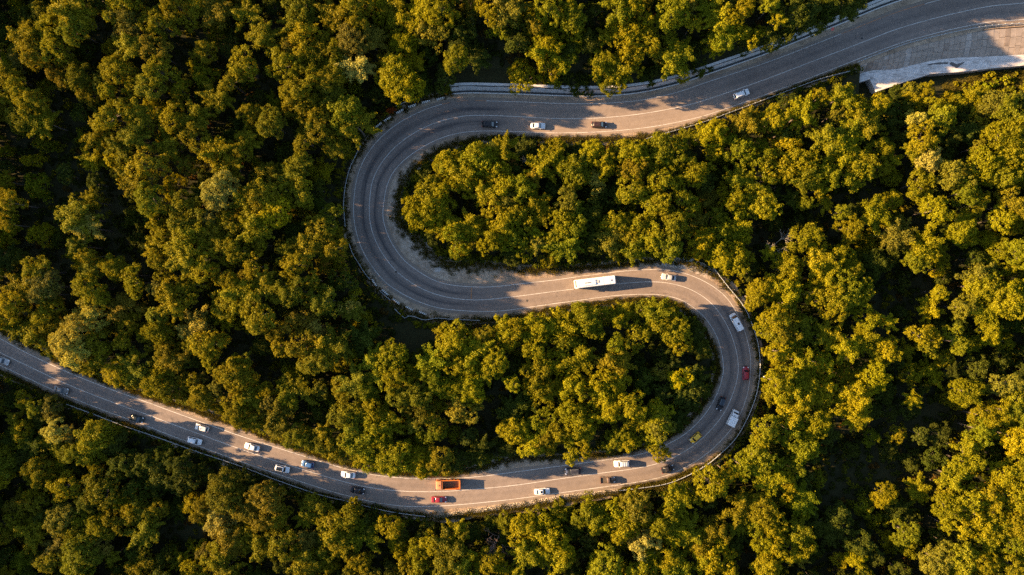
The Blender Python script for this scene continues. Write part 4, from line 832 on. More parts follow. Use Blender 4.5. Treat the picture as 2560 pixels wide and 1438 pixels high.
# ------------------------------------------------------------------ trees: crowns seen in the survey (picture x, y, radius, kind of crown)
# kinds: none golden olive, D low and shaded with the shade put into its dark green, Y bright yellow, P pale grey green, N dull green, R rusty
TREES = """
70 46 25D;109 39 22;176 21 45;197 42 30;130 70 38;70 98 40;98 134 45;53 148 22;148 116 30;190 74 25;165 190 25;204 197 25;229 236 20;25 190 25;39 229 35;84 260 38;60 296 35;113 306 35
306 25 28;327 63 30;398 60 42;334 120 35;390 127 38;299 176 38;398 183 40;331 218 33;274 232 33;373 218 28;281 292 45;253 334 38;338 338 35;355 299 28;303 373 35;454 225 20;433 299 38;486 292 40;493 345 38;429 369 25;369 415 50;345 454 40;549 243 35;612 165 38;577 208 22;514 130 20;658 91 25;619 46 35;443 21 30;493 35 28;542 32 28;626 285 22;679 310 35;542 387 40;598 380 35;577 415 28;619 352 20;552 482 47P;471 412 18
758 22 40;753 55 42;760 95 38;813 93 32;723 120 33;753 140 35;713 163 30;815 140 35;790 150 25;845 38 38;890 22 40;893 58 35;880 100 38;928 100 35;950 15 28;985 15 30;988 60 25;1010 108 23;1030 48 28;1065 38 38;1103 25 38;1070 78 30;1050 98 15;895 165 40P;845 125 22;785 195 35;820 200 35;748 233 40;830 238 25;840 175 22;990 190 50;1010 220 45;1030 160 25;1143 150 22;973 170 25;1050 200 35D;1115 195 36D;1153 83 30D;1218 32 28;1266 30 28;1250 72 22;1178 125 25D;868 283 40;890 318 30;790 290 30;800 320 30;750 265 30;680 313 33;858 345 20;760 350 35;795 303 30;746 415 35;728 454 38;841 369 22;672 436 22;661 493 38;880 296 33
1370 25 35;1424 22 33;1430 50 25;1336 66 33;1377 72 25;1324 97 18;1374 112 28;1358 134 38;1367 166 25;1442 100 22;1305 197 30;1380 203 20;1405 156 22;1455 210 28D;1414 198 28D;1514 91 33;1492 25 33D;1545 19 28;1583 15 32;1617 53 33;1567 78 28;1611 106 38;1670 94 33;1574 144 30;1505 156 35;1495 187 33;1530 207 35;1552 172 28;1652 137 20;1689 141 30;1689 178 28;1608 190 35D;1649 165 25D;1733 150 30D;1683 34 30;1724 12 33;1733 59 33;1777 16 28;1808 53 38;1780 97 33;1786 122 33;1852 34 28;1852 87 28;1924 16 33;1942 50 33;1899 84 33;1858 103 26D;1986 34 36D;1967 76 34D;2030 19 33D;2011 55 30D;1930 100 26D;1808 90 25;2061 25 28D;2110 12 30D
1105 388 30;1130 400 30;1113 423 35;1185 383 38;1200 405 30;1155 435 38;1170 463 25;1110 475 35;1080 485 30;1083 515 40;1043 538 28;1018 538 16;1070 550 35;1105 535 30;1120 568 35;1140 588 30;1088 582 25D;1168 555 22;1183 575 22;1208 616 31;1180 603 20;1215 485 35;1240 435 30;1255 458 30;1250 488 25;1303 470 38;1335 445 33;1270 505 40;1250 543 40;1275 555 35;1300 535 30;1340 525 38;1325 550 25;1263 575 30;1235 593 25;1283 595 25;1340 583 33;1343 610 33;1315 625 20;1370 605 22
1385 380 30;1363 418 30;1388 360 20;1355 383 26D;1308 375 24D;1263 378 26;1240 372 24D;1325 366 18D;1180 350 13D;1460 375 45;1480 358 28;1415 423 35;1435 435 30;1385 470 33D;1420 500 35;1423 530 28;1410 560 35;1390 588 33;1410 608 28;1430 570 28;1520 395 38;1508 420 25;1475 400 30D;1490 455 22P;1565 354 28;1583 390 38;1583 425 40;1578 470 42;1540 490 28D;1620 510 40;1540 563 35;1475 535 30D;1523 600 35;1570 595 35;1580 622 31;1623 593 33;1480 603 28D;1495 480 35D;1593 568 28
1623 358 18;1664 378 38;1611 397 28;1668 400 33;1713 345 26;1788 318 34;1773 336 33;1750 332 28;1780 381 33;1844 374 28;1859 303 38;1934 273 42;1931 303 38;2006 288 28;1949 336 30D;1964 366 25;1731 434 40;1656 453 42;1645 502 42;1709 498 30;1724 528 22;1668 532 33;1807 483 20;1848 460 30;1840 502 28;1795 539 33;1848 535 33;1728 562 30;1683 569 30;1630 596 36;1671 618 28;1754 607 28;1795 588 30;1840 580 30;1908 415 30;1942 423 30;1994 408 42;2006 449 38;1900 505 42;2043 475 33;2062 438 28;2013 509 15;2051 243 38;2103 243 36;2088 288 33;2130 276 28;2156 310 42;2178 269 30;2115 329 38;2069 351 42;2100 378 30;2148 408 28;2137 434 30;2167 389 15;2205 423 33;2201 370 22;2302 348 38;2340 273 42;2347 299 28;2287 306 25P;2284 381 20;2314 400 25P;2381 442 30;2400 460 18;2295 460 25;2299 490 18;2103 528 33;2186 532 28;2336 528 38;2407 483 38;2445 370 33;2501 344 45;2513 389 38;2546 408 28;2449 419 30;2501 445 38;2531 513 42;2501 550 35;2400 569 35;2441 513 25;2009 596 42;1923 637 33;2126 569 25;2238 588 42;2306 618 45;2291 644 35;2043 652 38;2092 641 28;2070 690 38;1968 671 42;1957 716 42;2126 678 22;2178 652 28D;2344 674 18Y;2449 693 45;2464 727 38;2347 731 33;2528 735 42;2539 633 35;2494 626 20;1812 637 38;1840 652 30;1800 650 24;2100 738 45;2036 738 35
2430 250 24;2478 262 26;2530 290 30;2395 262 18;2240 245 22D;2272 232 18;2312 226 16;2215 300 26D;2255 275 24D
1906 727 36;1885 742 28;1959 730 30;1966 758 35;1930 800 36;1925 837 32;1959 835 35;1945 877 36;2012 828 30;2079 754 45;2058 730 24;2135 737 38;2163 793 25;2216 810 33;2075 835 35;2117 870 38;2153 849 25;1998 902 35;2051 909 35;2300 835 45;2318 874 33;2385 853 35;2448 716 42;2459 772 38;2519 758 45;2469 828 22;2406 768 22;2212 877 25;2181 884 22;1966 863 25
1945 954 40;1987 947 35;2008 972 30;1966 972 30;2061 989 30;2015 989 25;1977 1032 42;1970 1074 40;2036 1060 40;2005 1116 30;2135 989 30;2121 1017 35;2138 1042 22;2177 944 28;2279 996 33;2409 979 28;1902 1098 33;1913 1074 28;1892 1144 36;1924 1186 42;1977 1165 35;1966 1207 28;1998 1243 28;1970 1250 20;2005 1271 18;2515 961 40;2543 996 40;2459 1042 38;2494 1032 35;2533 1032 35;2448 1074 28;2540 1095 42;2409 1123 35;2420 1158 38;2381 1193 38;2364 1218 22;2300 1088 33D;2504 1186 38;2540 1172 35;2480 1236 42;2533 1243 40;2417 1250 42;2364 1264 38;2427 1306 42;2483 1306 40;2533 1306 40;2364 1313 33;2466 1348 35;2533 1359 40;2336 1397 40;2399 1394 40;2455 1401 40;2522 1408 40;2135 1390 18Y;2146 1359 38D;2191 1394 33D;2265 1331 25;2058 1306 28D;2096 1292 25D
1741 1243 33;1674 1264 33;1773 1206 36;1815 1182 36;1857 1165 35;1706 1224 26;1843 1260 28;1836 1299 25;1903 1271 42;1885 1306 35;1920 1306 30;1906 1352 30;1934 1352 25;1994 1327 25;2005 1359 25;1977 1373 22;1941 1394 33;1913 1419 28;1681 1320 30;1730 1327 38;1783 1320 28;1794 1348 22;1751 1359 28;1759 1394 35;1787 1394 30;1685 1408 30
134 1011 28;88 1018 33;39 1047 33;64 1078 38;7 1011 20;14 1128 30;11 1156 25;141 1078 22P;134 1100 22;187 1089 33;170 1121 35;201 1128 35;244 1089 42;272 1061 33;230 1117 30;106 1170 28;95 1191 22;290 1099 30D;311 1156 40D;364 1156 40D;374 1191 33D;406 1177 30D;240 1156 35;166 1213 42;155 1241 33;261 1220 50N;244 1209 38D;106 1255 33;46 1258 25;81 1258 25;279 1266 33;307 1294 28;254 1311 40;159 1290 38;42 1301 38;28 1329 35;79 1329 40;357 1283 35;364 1322 40;336 1266 28;396 1269 22;177 1329 38;152 1354 35;212 1372 50;198 1400 42;254 1364 38;283 1389 33;134 1400 38;339 1414 33;367 1407 28;219 1424 33
473 1195 42D;452 1223 33D;512 1266 28;572 1195 50N;565 1237 45N;622 1184 30D;551 1287 28P;565 1311 30P;625 1276 35;668 1241 38;692 1283 38;668 1287 30;788 1255 30;774 1248 22;579 1347 40;611 1333 30;551 1389 38;572 1417 38;657 1364 38;703 1354 42;770 1347 38;777 1375 33Y;763 1400 30;837 1315 30;819 1364 28;788 1421 28;858 1347 28;519 1382 20;876 1417 33;523 1432 25
886 1262 33;876 1290 33;831 1312 25;861 1350 20;921 1305 25D;977 1312 33;992 1354 18;910 1342 28;899 1395 38;1045 1372 35;1056 1402 30;1030 1421 30;1139 1312 30;1131 1361 42N;1120 1399 42N;1157 1414 30;1079 1357 22;1315 1305 42;1304 1324 38;1352 1301 30;1375 1342 45;1405 1365 35;1345 1387 33;1394 1387 30;1315 1380 28;1225 1399 35;1259 1417 33;1296 1425 33;1472 1268 40;1491 1294 28;1570 1251 38;1585 1266 30;1562 1309 40;1540 1286 28;1607 1297 33;1600 1350 42P;1652 1305 28;1690 1245 26;1675 1301 28;1510 1414 45;1472 1350 30D;1435 1320 35D;1667 1402 35;1619 1384 33;1604 1425 28;1397 1279 24;1345 1285 22;1225 1298 24D;1262 1296 24
1260 815 36;1282 833 33;1147 832 36;1110 820 20;1125 864 38;1207 849 40;1189 890 30;1234 909 35;1215 935 33;1335 793 38;1342 822 38;1395 789 30;1402 822 30;1459 783 38;1447 764 22;1511 772 26;1545 804 33;1492 830 33;1564 772 24;1639 781 36;1612 774 26;1684 826 36;1657 804 28;1590 841 35;1695 849 25
982 894 40;990 942 38;937 916 30;889 950 35;859 976 35;915 972 35;855 841 38D;907 849 28D;877 770 20P;1080 909 40;1084 950 38;1099 957 28;1035 927 20;1005 987 38N;1046 987 38N;1046 1025 38N;1039 1062 33;1087 1047 35;1080 1085 25;1155 969 22;1185 931 28;1170 1002 33;1159 1021 30;1147 912 28;1177 965 25;1132 965 22
889 1010 42;934 1025 38;859 1040 35;885 1070 40;934 1070 42;964 1051 30;904 1107 42;956 1107 40;862 1100 33;926 1137 33;982 1141 35;862 1140 25;904 1150 28;1020 1156 33;1050 1162 33;1080 1160 30;1099 1148 30;1050 1180 18;1136 1148 31D;1207 1130 36D;1174 1089 33D;1271 1138 28D
1342 886 42;1331 864 33;1339 920 38;1342 965 30;1282 961 33;1380 984 28;1432 965 28;1417 856 30;1440 890 30;1417 999 28D;1387 905 22;1541 871 42;1537 909 40;1507 950 42;1541 950 35;1515 984 42;1522 1025 35;1575 1017 40;1582 1040 28;1425 1036 42;1447 1059 40;1395 1077 38;1425 1096 42;1459 1092 35;1462 1130 31;1429 1138 31;1357 1055 22;1305 1070 35;1286 1077 25;1331 1115 33;1361 1148 26;1290 1032 30D;1365 1100 25;1646 1040 38;1639 1070 40;1654 1085 35;1631 1115 31;1646 1128 18;1552 1085 38;1537 1112 31;1567 1108 28;1526 1130 26D;1699 946 20Y;1657 984 35D;1702 995 35D;1714 950 30D;1684 905 35D;1740 927 31D;1755 867 28D;1725 1002 33D;1695 1056 28D;1738 972 28D
21 455 33;28 508 38;21 561 33;56 645 35D;169 438 33D;243 459 35D;232 504 18;197 543 30;218 571 38P;197 617 33;218 638 33;232 673 20;380 501 40;394 554 35;415 589 30;457 518 38;475 557 30;528 550 33P;471 596 42;468 638 42;528 589 38;566 617 38;510 666 38;570 564 28;651 501 42;619 515 30;686 533 30Y;640 575 42;651 610 33;591 624 30;739 448 22;746 483 28;394 631 22;405 659 28;292 670 22;327 687 33;338 708 28
802 589 43;823 561 33;774 617 40;835 617 31;739 663 38;725 631 25;633 666 38;668 694 35;570 698 25;732 730 38;781 701 33;704 712 25;654 737 30;809 754 25;862 705 28D;880 772 20
98 680 38;70 712 38;120 715 28;116 737 33;35 758 38;21 793 31;120 779 38;95 825 28;53 815 28;95 862 28;137 803 28;123 853 33D;225 723 40;246 744 35;239 782 30P;317 775 30;334 800 28;398 719 33;433 719 38;443 754 42;486 715 25;468 747 35;398 789 33;405 828 38;373 842 24;598 737 30;570 758 30;616 772 33;647 786 30
197 818 38P;176 853 45P;183 886 38P;151 898 26P;239 856 38;260 877 33;310 856 35;338 895 35;493 825 45P;521 860 40;479 863 33;422 874 38;440 898 30;528 902 35;591 906 35;704 825 38;749 800 38;704 870 35;756 860 38;799 867 42;792 902 42;844 860 40;792 818 22P
220 925 28;250 900 33;288 950 30;333 970 28;350 920 30;395 950 28;425 975 33;466 960 22;500 950 33;500 975 28;463 1002 26;500 1022 28;550 1040 26;545 970 35;595 940 42;613 905 33;425 910 24;600 1056 26;588 1000 35;620 990 33
600 1003 25;595 1028 28;638 985 26;675 1005 35;695 1020 30;668 980 33;743 980 30;720 985 24;803 978 33;625 1055 28;655 1069 24;695 1074 30;733 1101 30;763 1096 28;800 1131 28;750 1045 33D;815 1080 33;838 1117 31;863 1151 26;795 1139 20
"""
TL = []
for tok in TREES.replace("\n", ";").split(";"):
    tok = tok.strip()
    if not tok: continue
    a_ = tok.split(); r_ = a_[2]; kd = r_[-1] if r_[-1].isalpha() else "G"
    TL.append((float(a_[0]), float(a_[1]), float(r_.rstrip("DYPNR")), kd))

# ---- crown and trunk meshes
def unit(v): return v / np.linalg.norm(v, axis=-1, keepdims=True)
def leaf_cloud(R, zr, nprim, nsub, nleaf, leaf, seed, style="lobed"):
    """leaf sprays on the outside of many small clumps, the clumps on a few boughs, the boughs filling an uneven crown"""
    r = np.random.default_rng(seed); pr = []; up = np.array([0, 0, .6 * zr])
    for k in range(nprim):
        for _ in range(60):
            d = unit(r.normal(0, 1, 3)); d[2] = abs(d[2]) * 1.05 - .30; d = unit(d)
            f = r.uniform(.30, .78); c = d * f * np.array([R, R, zr]) * (1 + r.uniform(-.14, .14))
            rad = R * r.uniform(.24, .42) * (1.12 - .32 * f)
            if all(np.linalg.norm(c - q[0]) > .5 * (rad + q[1]) * .8 for q in pr): break
        pr.append((c, rad))
    ax = r.uniform(0, 6.28); st = r.uniform(1.0, 1.32); ca, sa = math.cos(ax), math.sin(ax)      # crowns are seldom round
    A = np.array([[ca, -sa, 0], [sa, ca, 0], [0, 0, 1]]) @ np.diag([st, 1 / st, 1]) @ np.array([[ca, sa, 0], [-sa, ca, 0], [0, 0, 1]])
    pr = [(A @ c, rad) for c, rad in pr]
    pr.append((np.array([0, 0, .1 * zr]), R * (.72 if style == "dome" else .5)))
    P, N, subs = [], [], []
    if style == "spray":                                                # boughs that reach out and droop like plumes
        for c, rad in pr[:-1]:
            d = unit(c + np.array([0, 0, .25 * zr]) + r.normal(0, .4, 3))
            for k in range(nsub):
                t = k / nsub; q = c * .5 + d * rad * (.2 + 2.1 * t) + np.array([0, 0, -.5 * rad * t * t]) + r.normal(0, .12 * rad, 3)
                subs.append((q, rad * (.46 - .30 * t) * r.uniform(.8, 1.2), c))
    for c, rad in (pr[-1:] if style == "spray" else pr):
        big = style == "dome" and rad > R * .6
        for _ in range(nsub * 5 if big else nsub):
            d = unit(r.normal(0, 1, 3)); d = unit(d + .55 * unit(c + up) + np.array([0, 0, .2]))
            subs.append((c + d * rad * r.uniform(.66, 1.10) * (np.array([1, 1, zr / R]) if big else 1), (R * .40 if big else rad) * r.uniform(.13, .40), c))
    for sc_, sr, c in subs:
        n = max(8, int(nleaf * (sr / (R * .11)) ** 2 * r.uniform(.7, 1.25)))
        d = unit(r.normal(0, 1, (n, 3)) + .45 * unit(sc_ - c * .6)); p = sc_ + d * sr * np.clip(r.normal(.92, .30, (n, 1)), .2, 1.8)
        keep = np.ones(n, bool)
        if style != "spray":
            for q, qr in pr: keep &= np.linalg.norm((p - q) * (np.array([1, 1, R / zr]) if qr > R * .6 else 1), axis=1) > qr * .74
        P.append(p[keep]); N.append(d[keep])
    P = np.concatenate(P); N = np.concatenate(N); n = len(P)
    N = unit(N + r.normal(0, .62, (n, 3)) + np.array([0, 0, .12]))
    a_ = unit(np.cross(N, r.normal(0, 1, (n, 3)))); b_ = np.cross(N, a_)
    L1 = leaf * r.uniform(.6, 1.35, (n, 1)); W1 = L1 * r.uniform(.45, .8, (n, 1))
    V = np.stack([P - a_ * L1 * .5, P + b_ * W1 * .5 - N * L1 * .10, P + a_ * L1 * .5, P - b_ * W1 * .5 - N * L1 * .10], 1).reshape(-1, 3)
    k_ = R / np.quantile(np.hypot(P[:, 0], P[:, 1]), .96); V = V * np.array([k_, k_, 1]); pr = [(c * np.array([k_, k_, 1]), rad) for c, rad in pr]
    return V, np.clip(r.normal(.5, .22, n), 0, 1), pr
def quads_mesh(name, V, tint, mat, extra=None, mat2=None):
    n = len(V) // 4; ev, ef = extra if extra else (np.zeros((0, 3)), [])
    me = bpy.data.meshes.new(name); nv = len(V) + len(ev)
    me.vertices.add(nv); me.vertices.foreach_set("co", np.concatenate([V, np.array(ev).reshape(-1, 3)]).ravel())
    nl = 4 * n + 4 * len(ef); me.loops.add(nl); me.polygons.add(n + len(ef))
    li = np.concatenate([np.arange(4 * n), (np.array(ef, int).reshape(-1) + 4 * n)]) if len(ef) else np.arange(4 * n)
    me.loops.foreach_set("vertex_index", li.astype(np.int32)); me.polygons.foreach_set("loop_start", np.arange(0, nl, 4, dtype=np.int32))
    me.materials.append(mat)
    if len(ef):
        me.materials.append(mat2); mi = np.zeros(n + len(ef), np.int32); mi[n:] = 1; me.polygons.foreach_set("material_index", mi)
    me.update(calc_edges=True)
    at_ = me.attributes.new("leaf", 'FLOAT', 'FACE'); at_.data.foreach_set("value", np.concatenate([tint, np.full(len(ef), .5)]))
    return me
def tube_quads(segs, n=6):
    v, f = [], []
    for p, q, r0, r1 in segs:
        p, q = Vector(p), Vector(q); d = (q - p).normalized(); u = d.orthogonal().normalized(); w = d.cross(u); b0 = len(v)
        for c, r_ in ((p, r0), (q, r1)):
            for k in range(n): t = 2 * math.pi * k / n; v.append(tuple(c + (u * math.cos(t) + w * math.sin(t)) * r_))
        for k in range(n): f.append((b0 + k, b0 + (k + 1) % n, b0 + n + (k + 1) % n, b0 + n + k))
    return v, f
def trunk_segs(pr, R, zr, depth, seed):
    r = random.Random(seed); top = Vector((r.uniform(-.2, .2), r.uniform(-.2, .2), -.25 * zr)); base = Vector((0, 0, -depth)); mid = (base + top) / 2 + Vector((r.uniform(-.2, .2), r.uniform(-.2, .2), 0))
    segs = [(base, mid, R * .060, R * .048), (mid, top, R * .048, R * .036)]
    for c, rad in sorted(pr, key=lambda q: -q[1])[:6]:
        c = Vector(c); m_ = top.lerp(c, .5) + Vector((0, 0, -.12 * zr)); segs += [(top, m_, R * .028, R * .018), (m_, c, R * .018, R * .007)]
    return segs
protoL, protoM, protoB, massP = [], [], [], []
for k in range(10):
    V, t, pr = leaf_cloud(4.3, 3.6, (13, 19, 11, 16, 20)[k % 5], 19, 62, .30, 100 + k, ("lobed", "lobed", "spray", "lobed", "dome")[k % 5]); tv, tf = tube_quads(trunk_segs(pr, 4.3, 3.6, 11, k))
    protoL.append((quads_mesh("crown", V, t, M["leaf"]), tube_segs_mesh := quads_mesh("trunk", np.array(tv)[[i for q in tf for i in q]], np.full(len(tf), .5), M["bark"])))
    if k < 8: massP.append(("L", quads_mesh("mass_tree", V, t, M["leaf_mass"], (tv, tf), M["bark"])))
for k in range(8):
    V, t, pr = leaf_cloud(3.0, 2.9, (9, 12, 8, 10)[k % 4], 16, 56, .285, 200 + k, ("lobed", "lobed", "spray", "dome")[k % 4]); tv, tf = tube_quads(trunk_segs(pr, 3.0, 2.9, 10, 50 + k))
    protoM.append((quads_mesh("crown", V, t, M["leaf"]), quads_mesh("trunk", np.array(tv)[[i for q in tf for i in q]], np.full(len(tf), .5), M["bark"])))
    massP.append(("M", quads_mesh("mass_tree", V, t, M["leaf_mass"], (tv, tf), M["bark"])))
bushP = []
for k in range(6):
    V, t, pr = leaf_cloud(1.35, 1.1, 6, 7, 24, .30, 300 + k); bushP.append(("B", quads_mesh("mass_bush", V, t, M["leaf_mass"])))
tuftP = []
for k in range(4):
    r = np.random.default_rng(400 + k); n = 70; p = r.normal(0, .33, (n, 3)); p[:, 2] = 0; an = r.uniform(0, 6.28, n); ln_ = r.uniform(.18, .46, n); lean = r.uniform(.1, .8, n)
    tip = p + np.stack([np.cos(an) * ln_ * lean, np.sin(an) * ln_ * lean, ln_], 1); s_ = np.stack([-np.sin(an), np.cos(an), np.zeros(n)], 1) * .035
    V = np.stack([p - s_, p + s_, tip + s_ * .3, tip - s_ * .3], 1).reshape(-1, 3); tuftP.append(("T", quads_mesh("mass_tuft", V, np.clip(r.normal(.5, .25, n), 0, 1), M["leaf_mass"])))

TONE = {"G": (.182, .150, .0040), "D": (.054, .060, .0065), "Y": (.26, .205, .004), "P": (.270, .215, .042), "N": (.100, .090, .006), "R": (.13, .065, .010)}  # D carries the shade of low trees and gaps in its leaf colour
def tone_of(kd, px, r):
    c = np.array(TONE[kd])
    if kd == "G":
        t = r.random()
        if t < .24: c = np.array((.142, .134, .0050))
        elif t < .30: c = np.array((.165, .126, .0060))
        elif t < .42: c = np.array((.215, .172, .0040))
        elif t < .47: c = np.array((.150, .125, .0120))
        if px < 900: c = c * np.array((.85, .83, 1.4))  # golden crowns on the left darkened in colour, standing for deeper shade
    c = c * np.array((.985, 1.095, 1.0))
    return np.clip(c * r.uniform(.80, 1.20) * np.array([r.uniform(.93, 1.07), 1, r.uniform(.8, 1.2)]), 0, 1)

def x_is_low(px): return px < 2480
def height_for(px, py, rad, kd):
    h = 7.2 + rad * .135
    if px < 905 and 480 < py < 800: h += 2.4
    if px < 930 and py < 360: h += 1.5
    if 1150 < px < 1760 and py > 70 and py < 230: h -= 3.2
    if 1760 <= px < 1900 and py < 120: h -= 1.5
    if px >= 1830 and py < 130: h += 5.4 if kd == "D" else 3.6
    if px > 2190 and 210 < py < 275 and x_is_low(px): h -= 2.2
    if px < 520 and 770 < py < 990: h -= 2.0
    if kd == "D": h -= 3.4
    if rad < 21: h -= 1.5
    if kd == 'P' and px < 210: h += 3.0
    if px < 440 and py > 1000 and kd != "D": h -= 3.2
    if 420 <= px < 760 and py > 1170: h -= 2.2
    if 760 <= px < 1060 and py > 1170: h -= 3.4
    if px < 440 and py > 1000 and kd == 'D': h -= 1.0
    return h
TR = []                                   # x, y, ground, crown centre z, crown radius, kind, px, py
tr = np.random.default_rng(21)
OVERHANG = {(1462, 1130), (1459, 1092), (886, 1262), (1429, 1138), (1530, 207), (1495, 187), (990, 190), (1010, 220), (1631, 1115), (1646, 1128)}
for (px, py, rad, kd) in TL:
    fx, fy, _z = W(px, py); ii, off = lateral([(fx, fy)]); ii = int(ii[0]); off = float(off[0])
    ver = (RC[ii] - (1.3 if ii < iA else 0)) if off > 0 else LC[ii]; need = ver + rad * S * 1.12 + .35
    if (px, py) not in OVERHANG and abs(off) < need:                 # keep crowns where the photograph ends them at the verge
        lack = need - abs(off); cut = min(lack, rad * S * .25); rad -= cut / S; lack -= cut * 1.0
        if lack > 0:
            v_ = rgt[ii] * (1 if off > 0 else -1) * lack / S; px, py = px + v_[0], py - v_[1]
    h = height_for(px, py, rad, kd) + tr.uniform(-.9, .9); r_ = rad * S * 1.04; z0 = 0.0
    for _ in range(3):
        zc = z0 + h - r_ * .62; x, y, _z = W(px, py, zc); z0 = float(ground_z([(x, y)])[0])
    ii, off = lateral([(x, y)]); ii = int(ii[0]); off = float(off[0]); lim = (R_[ii] if off > 0 else L_[ii]) + 1.0
    if abs(off) < lim: h *= .78; zc = z0 + h - r_ * .62; x, y, _z = W(px, py, zc)
    TR.append((x, y, z0, zc, r_, kd, px, py))

order = sorted(range(len(TR)), key=lambda k: -TR[k][4]); single = set(order[:296])

# ---- fill: every other tree of the wood, sampled with a minimum distance
def poisson(x0, x1, y0, y1, dmin, n, seed, ok):
    r = np.random.default_rng(seed); cell = dmin / 1.42; grid = {}; out = []
    C = np.column_stack([r.uniform(x0, x1, n), r.uniform(y0, y1, n)]); good = ok(C)
    for p in C[good]:
        a_, b_ = int(p[0] // cell), int(p[1] // cell); bad = False
        for i in range(a_ - 2, a_ + 3):
            for j in range(b_ - 2, b_ + 3):
                q = grid.get((i, j))
                if q is not None and (q[0] - p[0]) ** 2 + (q[1] - p[1]) ** 2 < dmin * dmin: bad = True; break
            if bad: break
        if not bad: grid[(a_, b_)] = p; out.append(p)
    return np.array(out)
def in_frame(P, m=0.0): return (np.abs(P[:, 0]) < 1280 * S + m) & (np.abs(P[:, 1]) < 719 * S + m)
def keepout(P, margin):
    ii, off = lateral(P); ok = np.where(off > 0, off - RC[ii], -off - LC[ii]) > margin
    ok &= ~((off > 0) & (ii < iA + 2) & (off < wall_off[ii] + 2.6 + margin))
    ok &= ~((off < 0) & (ii < iConc) & (P[:, 1] > W(0, 236)[1]) & (off > -np.where(P[:, 0] > W(2380, 0)[0], 18.8, 22)))
    ok &= ~((P[:, 0] > W(2110, 0)[0]) & (P[:, 0] < W(2210, 0)[0]) & (P[:, 1] > W(0, 250)[1]) & (off < 0) & (off > -34))
    bx0, by0, _ = W(1150, 214); bx1, by1, _ = W(1236, 172)
    ok &= ~((P[:, 0] > bx0) & (P[:, 0] < bx1) & (P[:, 1] > by0 - 2) & (P[:, 1] < by1))
    gap = np.hypot((P[:, 0] - W(1040, 830)[0]) / 7, (P[:, 1] - W(1040, 830)[1]) / 4.5) < 1
    return ok & ~gap
TXY = np.array([(t[0], t[1], t[4]) for t in TR])
def fill_ok(P):
    ok = keepout(P, 1.9) & keepout(P * 1.03, 2.1)
    d = np.sqrt(((P[:, None, :] - TXY[None, :, :2]) ** 2).sum(2)); ok &= ((d - TXY[None, :, 2] * .72) > .9).all(1)
    me_ = np.hypot((P[:, 0] - mx) / 15, (P[:, 1] - my) / 5.5) < 1
    return ok & ~me_
FILL = poisson(-188, 182, -104, 108, 4.6, 9000, 31, fill_ok)
HOLLOW = [(262, 125, 42, 95), (185, 360, 42, 130), (70, 375, 80, 32), (475, 190, 40, 60), (693, 150, 30, 125), (625, 235, 48, 36), (455, 405, 75, 34), (255, 530, 70, 90), (330, 585, 45, 80), (700, 560, 40, 60), (950, 800, 55, 45), (300, 640, 50, 40), (2105, 1200, 70, 130), (2160, 1330, 80, 60), (2270, 1150, 45, 70), (1755, 920, 35, 80),
  (1240, 990, 60, 55), (1190, 1110, 90, 35), (1040, 1120, 45, 30), (1500, 500, 40, 60), (1160, 510, 35, 25), (1790, 430, 30, 30), (1890, 610, 30, 40), (2160, 470, 60, 60), (2230, 700, 45, 60), (2090, 600, 35, 45), (430, 1290, 45, 70), (480, 1330, 40, 60), (330, 1110, 60, 30), (1440, 1320, 45, 35), (960, 1350, 40, 40), (1240, 120, 40, 90), (20, 900, 30, 60), (2380, 1000, 60, 50), (560, 470, 60, 40)]
def hollow(P):
    px, py = P[:, 0] / S + 1280, 719 - P[:, 1] / S; h_ = np.zeros(len(P), bool)
    for x, y, a_, b_ in HOLLOW: h_ |= ((px - x) / a_) ** 2 + ((py - y) / b_) ** 2 < 1
    return h_
